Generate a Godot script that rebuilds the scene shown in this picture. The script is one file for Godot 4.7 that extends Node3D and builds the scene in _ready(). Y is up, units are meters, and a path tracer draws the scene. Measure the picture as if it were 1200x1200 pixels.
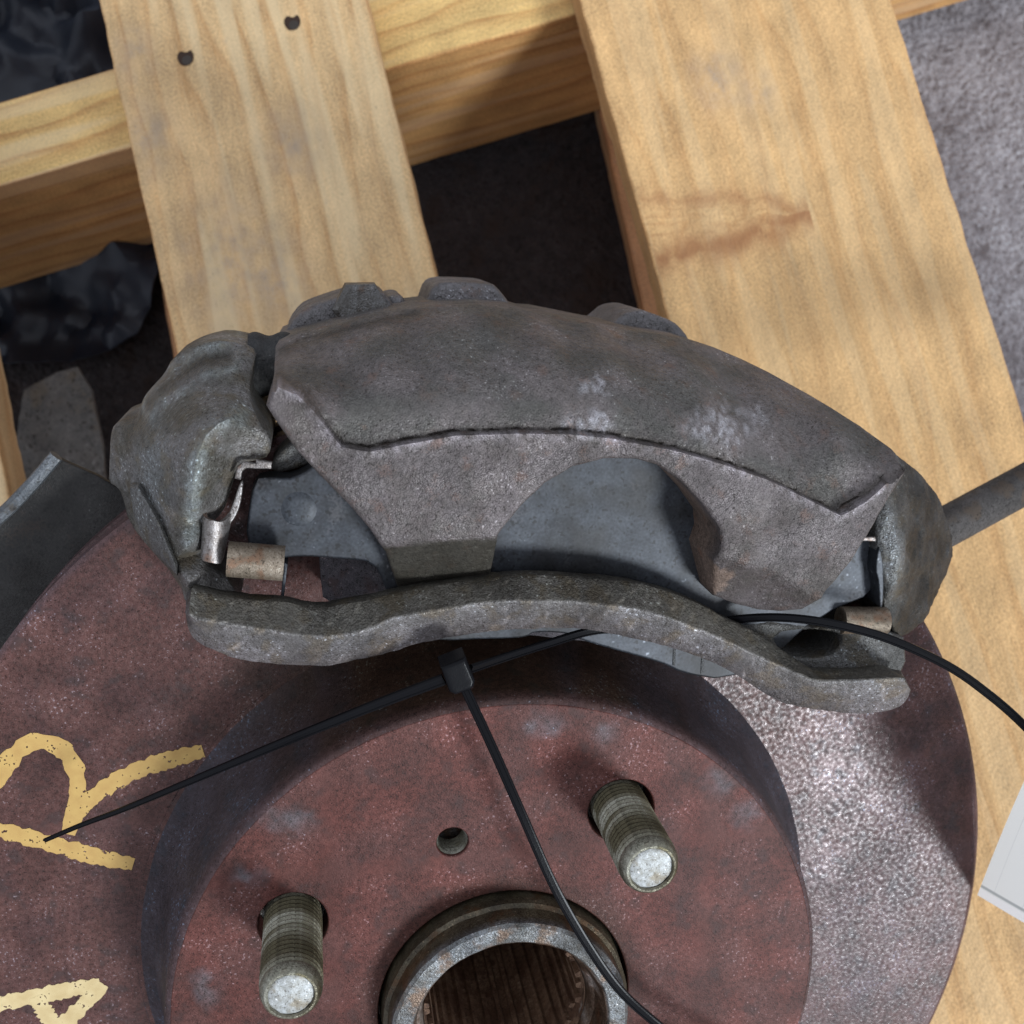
extends Node3D
# A brake assembly lying on a wooden pallet. All lengths below are millimetres; MM turns them into metres.
const MM = 0.001
const RIDGE = [Vector3(-40.8, 32, -135.4), Vector3(-37.4, 32, -133.8), Vector3(-35, 32, -131.2), Vector3(-32.6, 32, -127.6), Vector3(-30.3, 32, -124.4), Vector3(-25.4, 32, -123.4), Vector3(-19.2, 32, -124.5), Vector3(-9.9, 32, -125.8), Vector3(0.6, 32, -125.9), Vector3(11.4, 32, -125.4), Vector3(19.5, 32, -124.3), Vector3(31.6, 32, -121.6), Vector3(40.7, 32, -118.8), Vector3(50.7, 32, -115.1), Vector3(59.8, 32, -110.5), Vector3(65.9, 32, -107.4), Vector3(71, 32, -110), Vector3(75, 32, -113.6)]
const CALIPER_OUTLINE = [Vector3(-42.2, -1, -138.6), Vector3(-41.5, -2, -139.7), Vector3(-38.4, -3, -140.9), Vector3(-31.8, -4, -142.6), Vector3(-20.5, -5, -145.1), Vector3(-9.8, -5, -146.2), Vector3(1, -5, -146.4), Vector3(7, -5, -145.8), Vector3(12.8, -4, -144.2), Vector3(15.9, -4, -144), Vector3(27.7, -4, -141.5), Vector3(44.6, -3, -138.7), Vector3(50.9, -2, -136.7), Vector3(57.1, -1, -134.1), Vector3(62.5, 2, -131.4), Vector3(69.3, 8, -127.3), Vector3(76.9, 17, -121.9), Vector3(79.5, 26, -118.8), Vector3(79.3, 28, -116), Vector3(77.2, 29, -112.5), Vector3(73.7, 31, -106.1), Vector3(69.2, 32, -97.8), Vector3(64.1, 31, -91.5), Vector3(62.6, 29, -89.1), Vector3(61.2, 26, -86.8), Vector3(57.5, 22, -85.6), Vector3(53.6, 20, -85.4), Vector3(48.8, 20, -86.8), Vector3(43.7, 22, -89.2), Vector3(40.8, 33, -99.1), Vector3(41.8, 33, -102.5), Vector3(41.3, 33, -105.9), Vector3(37.7, 33, -110.8), Vector3(33.2, 33, -115.5), Vector3(28.4, 33, -118.8), Vector3(24.3, 33, -120.1), Vector3(18.2, 33, -120.4), Vector3(12, 33, -119), Vector3(6.9, 33, -116.2), Vector3(2.1, 33, -111.6), Vector3(-2, 33, -106.6), Vector3(-1.3, 15, -88.9), Vector3(-10.6, 15, -88.5), Vector3(-19, 15, -87.9), Vector3(-22.9, 30, -103.5), Vector3(-24.3, 30, -106.2), Vector3(-25.7, 30, -108.7), Vector3(-29.2, 30, -113.3), Vector3(-35.5, 30, -120.4), Vector3(-38.4, 29, -124.1), Vector3(-41.7, 28, -129.6), Vector3(-43.1, 27, -132.1), Vector3(-42, 26, -134.6), Vector3(-42.2, 12, -136.3)]
const CALIPER_CONTROLS = [Vector3(-41.7, 8, -136.6), Vector3(-38.3, 7, -138.9), Vector3(-30.8, 8, -140.9), Vector3(-20.9, 9, -142.4), Vector3(-10.8, 9, -143.1), Vector3(-1.1, 9, -143.3), Vector3(11.5, 9, -141.9), Vector3(23.9, 9, -139.5), Vector3(39.9, 10, -136.2), Vector3(57.6, 13, -128.9), Vector3(68.4, 23, -122.4), Vector3(-40.7, 16, -135.2), Vector3(-35.9, 15, -136.5), Vector3(-29.4, 14, -137.9), Vector3(-16.3, 14, -139.3), Vector3(-1.9, 14, -139.8), Vector3(14, 14, -138.7), Vector3(27.7, 15, -135.5), Vector3(46.9, 17, -128.4), Vector3(61.6, 22, -121.5), Vector3(70, 28, -117.2), Vector3(-30, 28, -131.9), Vector3(-17.5, 27, -133), Vector3(-3.8, 27, -133.4), Vector3(11.2, 27, -132.2), Vector3(26, 27.5, -129.5), Vector3(42.9, 28.5, -123.7), Vector3(57.1, 29, -116.6), Vector3(69.8, 29.5, -111.5), Vector3(-22.6, 30.5, -127.4), Vector3(1, 30, -129), Vector3(25.4, 30, -125.9)]
const FINGER_CREASES = [Vector3(-23.8, 33, -105.6), Vector3(-2, 33, -106.3), Vector3(40.4, 33, -100.8), Vector3(51.4, 33, -97.1), Vector3(62.2, 33, -90.8)]
const BOSS_TALL = [Vector3(-10.1, -22, -143.4), Vector3(-9.2, -22, -146.4), Vector3(-8.1, -22, -149), Vector3(-6.1, -22, -150.1), Vector3(-0.4, -22, -150), Vector3(5.4, -22, -149.6), Vector3(6.7, -22, -148.5), Vector3(8.3, -22, -146.6), Vector3(10.2, -22, -143.9), Vector3(11, -22, -137.5), Vector3(-10.6, -22, -137.9)]
const BOSS_WIDE = [Vector3(-40.9, -18, -138.3), Vector3(-40.1, -18, -140.9), Vector3(-37.5, -18, -144.1), Vector3(-35.3, -18, -145.2), Vector3(-31.1, -18, -146.6), Vector3(-26.4, -18, -148), Vector3(-22.2, -18, -148.7), Vector3(-19.1, -18, -148.3), Vector3(-17.7, -18, -146.4), Vector3(-16.6, -18, -144.2), Vector3(-17.1, -18, -138.5), Vector3(-28.7, -18, -137.7), Vector3(-39.8, -18, -134.2)]
const BOSS_SMALL = [Vector3(-18.4, -24, -146.4), Vector3(-17.1, -24, -147.1), Vector3(-15, -24, -147.1), Vector3(-14, -24, -146.1), Vector3(-13.7, -24, -143.7), Vector3(-14.4, -24, -140.6), Vector3(-18.9, -24, -140.7)]
const BOSS_RIGHT = [Vector3(31.5, -20, -139.5), Vector3(33.6, -20, -141), Vector3(35.8, -20, -142.9), Vector3(39.8, -20, -143.5), Vector3(42.1, -20, -142.7), Vector3(47.4, -20, -140.8), Vector3(50.2, -20, -138.4), Vector3(52.2, -20, -135.1), Vector3(49.8, -20, -132.1), Vector3(33.4, -20, -134.4)]
const SPRING_EDGE = [Vector3(13.1, -10, -143), Vector3(19.1, -10, -143.1), Vector3(24.8, -10, -142.1), Vector3(29.9, -10, -140.7), Vector3(31.1, -10, -138.4), Vector3(15.3, -10, -139.6)]
const BOLT_CENTRE = [Vector3(-24.2, -17, -144.7)]
const EAR_OUTLINE = [Vector3(-46, 0, -137.9), Vector3(-48.4, -2, -139.1), Vector3(-52.9, -4, -140), Vector3(-56.5, -5, -139.3), Vector3(-59.7, -6, -138.2), Vector3(-63.3, -8, -136.1), Vector3(-65.5, -8, -132.3), Vector3(-68.6, -8, -129.4), Vector3(-69.8, -7, -127.6), Vector3(-70.7, -5, -124.6), Vector3(-73.8, -5, -123.8), Vector3(-75.7, -6, -122.8), Vector3(-76.6, -7, -120.9), Vector3(-77.4, -8, -117.3), Vector3(-78, -8, -112.6), Vector3(-78.3, -8, -110.2), Vector3(-75.7, -5, -109.6), Vector3(-74.6, -3, -107.3), Vector3(-73.4, 0, -104), Vector3(-70.9, 3, -100.9), Vector3(-68.2, 6, -98.3), Vector3(-64.7, 9, -95.1), Vector3(-62.5, 13, -93), Vector3(-61.4, 17, -91.2), Vector3(-57.5, 20, -89.9), Vector3(-51, 21, -89.5), Vector3(-51.7, 17, -93), Vector3(-54, 14, -96.4), Vector3(-56.5, 13, -98.5), Vector3(-57.4, 13, -100.7), Vector3(-55.9, 14, -106.1), Vector3(-53, 16, -109.1), Vector3(-51.8, 16, -112.4), Vector3(-50.7, 16, -115.7), Vector3(-49.5, 17, -118.6), Vector3(-46.3, 17, -119.1), Vector3(-43.7, 17, -120), Vector3(-43.1, 19, -123.7), Vector3(-44.9, 20, -126.7), Vector3(-46.3, 16, -128.8), Vector3(-47.2, 10, -131.2), Vector3(-46.5, 4, -135)]
const EAR_CONTROLS = [Vector3(-57.8, 12, -130.5), Vector3(-53.9, 9, -132.9), Vector3(-49.2, 5, -135.9), Vector3(-56.3, -3, -137.8), Vector3(-60.8, -4, -135), Vector3(-52.5, -2, -137.8), Vector3(-56, 3, -136.4), Vector3(-58.9, 3, -134.8), Vector3(-61.8, 3, -132.9), Vector3(-65.4, 3, -130.8), Vector3(-67.3, 3, -128.3), Vector3(-51.7, 4, -136.3), Vector3(-49.6, 23, -128.8), Vector3(-52, 26, -128), Vector3(-54.2, 27, -126.2), Vector3(-55.7, 28, -123.1), Vector3(-56.9, 28, -118.1), Vector3(-57.7, 27, -112.6), Vector3(-58.9, 25, -105.2), Vector3(-59.6, 23, -97.9), Vector3(-63.4, 16, -122.8), Vector3(-68, 9, -119.9), Vector3(-62.8, 18, -116.7), Vector3(-62.9, 18, -110), Vector3(-62, 11, -128.4), Vector3(-72.7, 0, -118.2), Vector3(-72.8, 0, -112.9), Vector3(-69.7, 4, -123.2), Vector3(-47.2, 21, -126.5), Vector3(-50.7, 20, -121.6), Vector3(-53.6, 19, -113.2), Vector3(-56.4, 18, -108.1), Vector3(-69.9, 5, -108.7), Vector3(-66.3, 10, -104.6), Vector3(-62.6, 17, -100.4), Vector3(-57.1, 18, -97.9)]
const EAR_CREASE = [Vector3(-47.8, 22.5, -128), Vector3(-49.6, 23, -128.8), Vector3(-52, 26, -128), Vector3(-54.2, 27, -126.2), Vector3(-55.7, 28, -123.1), Vector3(-56.9, 28, -118.1), Vector3(-57.7, 27, -112.6), Vector3(-58.9, 25, -105.2)]
const EAR_LIP = [Vector3(-51.3, 4, -137.1), Vector3(-56, 3, -136.4), Vector3(-58.9, 3, -134.8), Vector3(-61.8, 3, -132.9), Vector3(-65.4, 3, -130.8), Vector3(-67.3, 3, -128.3)]
const BRIDGE = [Vector3(-43.9, 11, -114.7), Vector3(-38.5, 11, -115.9), Vector3(-34.8, 11, -117.3), Vector3(-31.4, 11, -119.7), Vector3(-32.4, 11, -123.4), Vector3(-38.2, 11, -122.4), Vector3(-43.3, 11, -118.6)]
const SEAM = [Vector3(-41, -1, -138.4), Vector3(-37.5, -1, -139.9), Vector3(-31.8, -1, -141.3), Vector3(-25.4, -1, -142.9), Vector3(-20.2, -1, -143.9), Vector3(-13.2, -1, -144.8)]
const EAR_RIB = [Vector3(-71.6, 7, -112.4), Vector3(-69.7, 9, -113), Vector3(-67.7, 12, -110.7), Vector3(-65.2, 16, -107.3), Vector3(-63.5, 19, -103.6), Vector3(-62, 21, -99.9), Vector3(-62.1, 20, -97.7), Vector3(-64.4, 15, -98.4), Vector3(-67.5, 10, -99.8), Vector3(-70, 7, -102.6), Vector3(-71.5, 6, -107.3)]
const BAR_UPPER = [Vector3(-59, 24, -96.5), Vector3(-56, 24, -95.3), Vector3(-52.1, 24, -94.4), Vector3(-47.4, 24, -93.6), Vector3(-42.3, 24, -93), Vector3(-38.5, 24, -91.7), Vector3(-34.7, 24, -91.1), Vector3(-30.4, 24, -91.8), Vector3(-25.2, 24, -92.5), Vector3(-21.5, 24, -93.1), Vector3(-13.2, 24, -94.4), Vector3(-4.8, 24, -95.2), Vector3(5.8, 24, -95.5), Vector3(16.7, 24, -94.5), Vector3(25.5, 24, -93.1), Vector3(33, 24, -90.9), Vector3(39.1, 24, -88.4), Vector3(43.7, 24, -85.9), Vector3(46.6, 24, -84), Vector3(53.8, 24, -80.2), Vector3(60.7, 24, -75.3), Vector3(66.6, 24, -71.1), Vector3(69.5, 24, -69.9), Vector3(77.9, 24, -69.3), Vector3(84.8, 24, -69.4), Vector3(87.4, 24, -68.4)]
const BAR_CREASE = [Vector3(-59.2, 29, -92.9), Vector3(-57.6, 29, -91.8), Vector3(-51.1, 29, -90.2), Vector3(-44.8, 29, -88.8), Vector3(-39.3, 29, -87.6), Vector3(-32.5, 29, -86.8), Vector3(-25.6, 29, -88.2), Vector3(-22, 29, -89.6), Vector3(-12.6, 29, -90.9), Vector3(-1.7, 29, -91.8), Vector3(9.6, 29, -91.3), Vector3(18.1, 29, -90.3), Vector3(26.8, 29, -88.5), Vector3(35.8, 29, -85), Vector3(43.1, 29, -81.7), Vector3(53.2, 29, -76.5), Vector3(61.4, 29, -72.2), Vector3(65.5, 29, -70.4), Vector3(74.8, 29, -69.9), Vector3(82.3, 29, -69.7), Vector3(85.2, 29, -69.3)]
const BAR_LOWER = [Vector3(-60.6, 23.5, -91.8), Vector3(-59.9, 23.5, -87.3), Vector3(-57, 23.5, -84.5), Vector3(-50.2, 23.5, -81.4), Vector3(-39.8, 23.5, -79.6), Vector3(-32.7, 23.5, -79.3), Vector3(-21.8, 23.5, -81.3), Vector3(-11.6, 23.5, -83.5), Vector3(2.1, 23.5, -84.2), Vector3(15.6, 23.5, -83.6), Vector3(28.7, 23.5, -80.3), Vector3(37.3, 23.5, -77.5), Vector3(47.3, 23.5, -72.8), Vector3(57.2, 23.5, -65.9), Vector3(64.1, 23.5, -62.8), Vector3(77, 23.5, -60.2), Vector3(84.9, 23.5, -60.2), Vector3(88.4, 23.5, -61.7), Vector3(89.8, 23.5, -64.8)]
const SHELF = [Vector3(46.9, 16, -79.1), Vector3(60.3, 16, -79.7), Vector3(71.3, 16, -77.6), Vector3(85.3, 16, -76.7), Vector3(91.6, 16, -73.7), Vector3(92.6, 16, -68.2), Vector3(91.6, 16, -65.1), Vector3(82.3, 16, -64.4), Vector3(72.2, 16, -65.1), Vector3(61.9, 16, -70.3), Vector3(51.8, 16, -76.9)]
const SHELF_HOLE = [Vector3(60.5, 16, -76.9), Vector3(69.3, 16, -77.3), Vector3(76.6, 16, -75.9), Vector3(76.6, 16, -72.9), Vector3(74.2, 16, -70.8), Vector3(67.8, 16, -70.7), Vector3(62.8, 16, -72.2)]
const RIGHT_OUTLINE = [Vector3(87.9, 10, -115.8), Vector3(92, 7, -112.6), Vector3(98.3, 2, -109.1), Vector3(106.5, -4, -103.2), Vector3(112.1, -7, -97.7), Vector3(115.8, -9, -90.8), Vector3(116.3, -8, -84.8), Vector3(114.4, -6, -81), Vector3(108.5, 0, -76.4), Vector3(102, 6, -73.6), Vector3(93.2, 12, -71.2), Vector3(88.6, 16, -75.9), Vector3(85.9, 17, -81.6), Vector3(84.3, 17, -86), Vector3(82.8, 18, -89.1), Vector3(81.4, 19, -94.5), Vector3(81, 20, -99.5), Vector3(80.9, 20, -103.1), Vector3(82.7, 18, -107.3)]
const RIGHT_CONTROLS = [Vector3(83.5, 21, -102.1), Vector3(85.4, 21, -94.9), Vector3(85.5, 20, -86.9), Vector3(91.9, 14, -94.4), Vector3(90.8, 13, -103.8), Vector3(93.1, 13, -84.2), Vector3(102.8, 4, -90.9), Vector3(98.9, 5, -103.4), Vector3(102.2, 6, -81.3), Vector3(90.4, 10, -109.8)]
const CURL_TOP = [Vector3(-51.3, 19, -109.8), Vector3(-52.2, 20.5, -109.1), Vector3(-53.3, 21.5, -108.7), Vector3(-54.6, 22, -109.2), Vector3(-55.7, 21.7, -109.7), Vector3(-56, 20.5, -110.6), Vector3(-55.6, 18.5, -110.7), Vector3(-54.5, 17, -109.9)]
const CURL_LOW = [Vector3(-53.6, 18, -100.8), Vector3(-53.8, 19.5, -100.6), Vector3(-54, 20.5, -100.2), Vector3(-55.2, 21, -100.6), Vector3(-56.5, 20.7, -100.9), Vector3(-57.2, 19.5, -101.1), Vector3(-56.9, 17.5, -101.1), Vector3(-55.8, 16, -101)]
const CLIP_LEG = [Vector3(-52.2, 19, -108.7), Vector3(-50.9, 19, -111.4), Vector3(-49.4, 19, -115.5), Vector3(-48.7, 19, -115.9), Vector3(-49.1, 19, -113), Vector3(-49.9, 19, -110.1), Vector3(-51.3, 19, -107.8), Vector3(-53, 19, -106.2)]
const CLIP_TAB = [Vector3(-50.2, 20, -116.6), Vector3(-49.6, 20, -118.9), Vector3(-48.3, 20, -119.8), Vector3(-46.1, 20, -119.3), Vector3(-46.1, 20, -120.1), Vector3(-43.1, 20, -119.5), Vector3(-43.4, 20, -118.2), Vector3(-46, 20, -118.3), Vector3(-47.9, 20, -118.5), Vector3(-48.7, 20, -117.9), Vector3(-49.1, 20, -116.3)]
const ROLL = [Vector3(-52.3, 22, -101.4), Vector3(-41.9, 22, -100)]
const CLIP_STRIP = [Vector3(-42, 18, -98.8), Vector3(-41.4, 18, -98.4), Vector3(-42.4, 18, -91.8), Vector3(-43.1, 18, -91.5)]
const RCLIP_TAB = [Vector3(76.3, 19, -97.8), Vector3(76.8, 19, -98.5), Vector3(81.4, 19, -98.5), Vector3(81.5, 19, -97.3)]
const RCLIP_STRIP = [Vector3(81.4, 20, -96.7), Vector3(82.4, 20, -95.1), Vector3(83.3, 20, -89.4), Vector3(83.7, 20, -82.8), Vector3(82.9, 20, -83), Vector3(82.1, 20, -89), Vector3(81.1, 20, -91.4)]
const RROLL = [Vector3(75.6, 17, -79.3), Vector3(86, 17, -78.6)]
const PAD_PLATE = [Vector3(-47, 16, -115.1), Vector3(-48.4, 16, -108.9), Vector3(-49.2, 16, -103.4), Vector3(-47.4, 16, -99.9), Vector3(-42.6, 16, -99.1), Vector3(-39.2, 16, -99.4), Vector3(-31, 16, -98.5), Vector3(-24.6, 16, -97.4), Vector3(-22.4, 16, -91.7), Vector3(-19.6, 16, -81.5), Vector3(-11.4, 16, -79.7), Vector3(-3.8, 16, -79.6), Vector3(3, 16, -79.3), Vector3(6.6, 16, -79.4), Vector3(8.2, 16, -80.5), Vector3(15.7, 16, -79.6), Vector3(17.5, 16, -78.2), Vector3(25.4, 16, -75.3), Vector3(35.8, 16, -71.7), Vector3(40.7, 16, -68.8), Vector3(50.4, 16, -66.5), Vector3(60.9, 16, -70.9), Vector3(71.1, 16, -80.2), Vector3(84.6, 16, -84.9), Vector3(84.8, 16, -95.3), Vector3(78.6, 16, -107.9), Vector3(66.3, 16, -118.5), Vector3(47.5, 16, -124.4), Vector3(20.6, 16, -128.6), Vector3(-3.4, 16, -129.3), Vector3(-21.8, 16, -125.6), Vector3(-34.3, 16, -118.5), Vector3(-38.1, 16, -115.9), Vector3(-40.9, 16, -115.2), Vector3(-43.6, 16, -115.8)]
const PAD_FRICTION = [Vector3(-35.3, 10, -106.7), Vector3(-35.4, 10, -95.6), Vector3(-34.8, 10, -86.4), Vector3(-24.3, 10, -86.9), Vector3(-21, 10, -89.7), Vector3(-19.1, 10, -81.1), Vector3(-10.2, 10, -78.8), Vector3(4.4, 10, -78.3), Vector3(27, 10, -74.2), Vector3(42.7, 10, -67.8), Vector3(52.6, 10, -65.8), Vector3(71.9, 10, -78.4), Vector3(74.8, 10, -94.1), Vector3(67.4, 10, -113.5), Vector3(40.4, 10, -123.6), Vector3(-2.6, 10, -126.6), Vector3(-26.7, 10, -116.9)]
const PAD_RIVET = [Vector3(-38.8, 16, -109)]
const PAD_NOTCH = [Vector3(38.6, 16, -72.5), Vector3(45, 16, -70.1)]
const TIE = [Vector3(-9.2, 35, -78), Vector3(-7.4, 36.5, -73.8), Vector3(-3.8, 38.5, -65.3), Vector3(1.1, 41, -53), Vector3(7.3, 42.5, -37.5), Vector3(14.3, 43, -23.6), Vector3(21.2, 43, -12.4), Vector3(30.3, 42, -1.7), Vector3(45, 42, 13.3), Vector3(75.4, 42, 30.2), Vector3(111.8, 42, 24.5), Vector3(132.8, 42, -6.2), Vector3(127.9, 40, -35.1), Vector3(116.8, 38, -52.2), Vector3(109.1, 36, -60.7), Vector3(101.8, 34, -67.2), Vector3(92.9, 31.5, -73.5), Vector3(80.5, 28.5, -79.2), Vector3(69.2, 26, -82.2), Vector3(59.9, 23.5, -83.2), Vector3(51.7, 20.5, -82.4), Vector3(43.3, 18, -80.5), Vector3(32.2, 17.6, -80.1), Vector3(21, 18.2, -81), Vector3(9.4, 22, -80.1), Vector3(-0.2, 27, -79.8), Vector3(-7.3, 31.5, -79.8)]
const TIE_TAIL = [Vector3(-12.8, 33.5, -78.9), Vector3(-24.2, 32, -74.5), Vector3(-40.6, 29.5, -67.5), Vector3(-57.5, 25, -59.1), Vector3(-75.4, 18, -49.1), Vector3(-85.7, 14, -43.8), Vector3(-93.9, 11, -39.3)]
const TIE_HEAD = [Vector3(-10.2, 34, -80.1)]
const SHIELD = [Vector3(-115.4, -22, -94.2), Vector3(-104, -22, -101.5), Vector3(-97.2, -22, -107.9), Vector3(-91.3, -22, -113.8), Vector3(-88.8, -22, -112.2), Vector3(-80.7, -22, -108), Vector3(-71.1, -24, -99.5), Vector3(-69.8, -24, -79), Vector3(-97.9, -24, -59.8), Vector3(-126.2, -24, -40.6)]
const SHIELD_RIM = [Vector3(-118.2, -18, -90.1), Vector3(-110.6, -18, -96.1), Vector3(-103, -18, -101.5), Vector3(-96.1, -18, -108), Vector3(-90.2, -18, -114.4)]
const HOSE = [Vector3(104.6, -18, -82.2), Vector3(118.6, -21, -86.4), Vector3(133.5, -25, -91.3), Vector3(147.6, -29, -95.9), Vector3(166.9, -33, -103.1), Vector3(202.4, -38, -115.1)]
const LETTER_R_STEM = [Vector3(-115.5, 0.1, -40.1), Vector3(-106.5, 0.1, -36.8), Vector3(-97.3, 0.1, -32.9), Vector3(-87.1, 0.1, -28.3), Vector3(-79, 0.1, -25.4)]
const LETTER_R_BOWL = [Vector3(-91.9, 0.1, -34.1), Vector3(-89.4, 0.1, -41.7), Vector3(-88.9, 0.1, -48.7), Vector3(-91.1, 0.1, -54.3), Vector3(-96.3, 0.1, -56.6), Vector3(-100.8, 0.1, -54), Vector3(-104.2, 0.1, -49.7), Vector3(-108.2, 0.1, -44.4), Vector3(-110.2, 0.1, -38.6)]
const LETTER_R_LEG = [Vector3(-91.2, 0.1, -37.7), Vector3(-85.8, 0.1, -42.7), Vector3(-78.3, 0.1, -47.2), Vector3(-71, 0.1, -49.6), Vector3(-62.2, 0.1, -51.5)]
const LETTER_A_LONG = [Vector3(-121.4, 0.1, 8.6), Vector3(-114, 0.1, 7.1), Vector3(-101.2, 0.1, 5.5), Vector3(-88.7, 0.1, 4.2)]
const LETTER_A_SHORT = [Vector3(-88, 0.1, 4.3), Vector3(-92.3, 0.1, 8.7), Vector3(-100.4, 0.1, 16.5), Vector3(-108.6, 0.1, 23.6)]
const LETTER_A_BAR = [Vector3(-102.7, 0.1, 5.7), Vector3(-100.8, 0.1, 10.9), Vector3(-98.6, 0.1, 16.3)]
const ROTOR_AT = Vector3(-15.227, 72.619, 67.739)
const ROTOR_X = Vector3(0.98000, -0.18930, -0.06135)
const ROTOR_Y = Vector3(0.19863, 0.91178, 0.35945)
const ROTOR_Z = Vector3(-0.01210, -0.36445, 0.93114)
const CAM_X = Vector3(0.99945, -0.03320, 0.00000)
const CAM_Y = Vector3(0.00381, 0.11468, -0.99340)
const CAM_Z = Vector3(0.03298, 0.99285, 0.11474)

var rotor_frame: Transform3D
var M = {}
var names = {}
var noise_a = FastNoiseLite.new()
var noise_b = FastNoiseLite.new()

func _ready():
	# ---- camera, sky, sun, exposure
	var cam = Camera3D.new()
	cam.name = "camera"
	var att = CameraAttributesPhysical.new()
	att.frustum_focal_length = 12.0 / tan(deg_to_rad(24.51))
	att.frustum_near = 0.01
	att.frustum_far = 60.0
	att.exposure_aperture = 19.0
	att.frustum_focus_distance = 0.224
	cam.attributes = att
	cam.fov = 49.02
	cam.near = 0.01
	cam.far = 60.0
	cam.transform = Transform3D(Basis(CAM_X, CAM_Y, CAM_Z), Vector3(0, 350, 0) * MM)
	add_child(cam)
	var env = Environment.new()
	env.background_mode = Environment.BG_SKY
	var sky = Sky.new()
	var sm = ProceduralSkyMaterial.new()
	sm.sky_top_color = Color(0.67, 0.69, 0.73)
	sm.sky_horizon_color = Color(0.50, 0.52, 0.56)
	sm.sky_curve = 0.3
	sm.ground_bottom_color = Color(0.2, 0.2, 0.21)
	sm.ground_horizon_color = Color(0.4, 0.42, 0.45)
	sm.sun_angle_max = 12.0
	sm.sun_curve = 0.05
	sky.sky_material = sm
	env.sky = sky
	env.tonemap_mode = Environment.TONE_MAPPER_LINEAR
	env.tonemap_exposure = 2.15
	env.sdfgi_enabled = true
	env.ssao_enabled = true
	env.ssil_enabled = true
	var we = WorldEnvironment.new()
	we.name = "environment"
	we.environment = env
	add_child(we)
	var sun = DirectionalLight3D.new()
	sun.name = "sun"
	sun.light_energy = 0.5
	sun.light_color = Color(0.945, 0.975, 1.0)
	sun.light_angular_distance = 13.0
	sun.shadow_enabled = true
	sun.sky_mode = DirectionalLight3D.SKY_MODE_LIGHT_ONLY
	var to_sun = Vector3(0.57, 0.51, 0.645).normalized()
	sun.basis = Basis.looking_at(-to_sun, Vector3.UP)
	add_child(sun)

	rotor_frame = Transform3D(Basis(ROTOR_X, ROTOR_Y, ROTOR_Z).orthonormalized(), ROTOR_AT * MM)
	noise_a.seed = 11
	noise_a.frequency = 0.35
	noise_a.fractal_octaves = 3
	noise_b.seed = 23
	noise_b.frequency = 0.05
	noise_b.fractal_octaves = 3
	make_materials()
	make_ground()
	make_pallet()
	make_shield()
	make_hub()
	make_rotor()
	make_pads()
	make_bracket()
	make_caliper()
	make_clips()
	make_hose()
	make_tie()
	make_paper()

# ------------------------------------------------------------------ objects
func numbered(called):
	var n = names.get(called, 0)
	names[called] = n + 1
	return called if n == 0 else "%s_%03d" % [called, n]

func thing(called, label, category, frame = Transform3D(), group = ""):
	var o = Node3D.new()
	o.name = numbered(called)
	o.transform = frame
	o.set_meta("label", label)
	o.set_meta("category", category)
	if group:
		o.set_meta("group", group)
	add_child(o)
	return o

func put(called, mesh, material, parent, label = ""):
	var o = MeshInstance3D.new()
	o.name = called
	o.mesh = mesh
	o.material_override = material
	if label:
		o.set_meta("label", label)
	parent.add_child(o, true)
	return o

# ------------------------------------------------------------------ meshes
# Vertices in millimetres, triangles any way round; normals are split where faces meet at more than crease degrees.
func finish(v: PackedVector3Array, tri: PackedInt32Array, crease = 40.0, uv = null, col = null) -> ArrayMesh:
	var n_tri = tri.size() / 3
	var face = PackedVector3Array()
	face.resize(n_tri)
	var around = []
	around.resize(v.size())
	for i in v.size():
		around[i] = PackedInt32Array()
	for t in n_tri:
		var a = v[tri[3 * t]]
		var n = (v[tri[3 * t + 2]] - a).cross(v[tri[3 * t + 1]] - a)
		face[t] = n
		for k in 3:
			around[tri[3 * t + k]].append(t)
	var limit = cos(deg_to_rad(crease))
	var pos = PackedVector3Array()
	var nor = PackedVector3Array()
	var uvs = PackedVector2Array()
	var cols = PackedColorArray()
	var idx = PackedInt32Array()
	for i in v.size():
		var made = []   # [normal, new index] of this vertex
		for t in around[i]:
			var fn: Vector3 = face[t].normalized()
			var sum = Vector3.ZERO
			for s in around[i]:
				if crease >= 180.0 or face[s].normalized().dot(fn) > limit:
					sum += face[s]
			sum = sum.normalized()
			if sum == Vector3.ZERO:
				sum = Vector3.UP
			var found = -1
			for m in made:
				if m[0].dot(sum) > 0.9995:
					found = m[1]
					break
			if found < 0:
				found = pos.size()
				pos.append(v[i] * MM)
				nor.append(sum)
				if uv != null:
					uvs.append(uv[i])
				cols.append(col[i] * (0.2) if col != null else Color(0.2, 0.2, 0.2))
				made.append([sum, found])
			for k in 3:
				if tri[3 * t + k] == i:
					if idx.size() < 3 * n_tri:
						idx.resize(3 * n_tri)
					idx[3 * t + k] = found
	var arr = []
	arr.resize(Mesh.ARRAY_MAX)
	arr[Mesh.ARRAY_VERTEX] = pos
	arr[Mesh.ARRAY_NORMAL] = nor
	if uv != null:
		arr[Mesh.ARRAY_TEX_UV] = uvs
	arr[Mesh.ARRAY_COLOR] = cols   # a fifth of the tint: stored in bytes, so tints up to 5 survive; materials multiply it back
	arr[Mesh.ARRAY_INDEX] = idx
	var mesh = ArrayMesh.new()
	mesh.add_surface_from_arrays(Mesh.PRIMITIVE_TRIANGLES, arr)
	return mesh

func flat2(points) -> PackedVector2Array:
	var r = PackedVector2Array()
	for p in points:
		r.append(Vector2(p.x, p.z))
	return r

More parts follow.
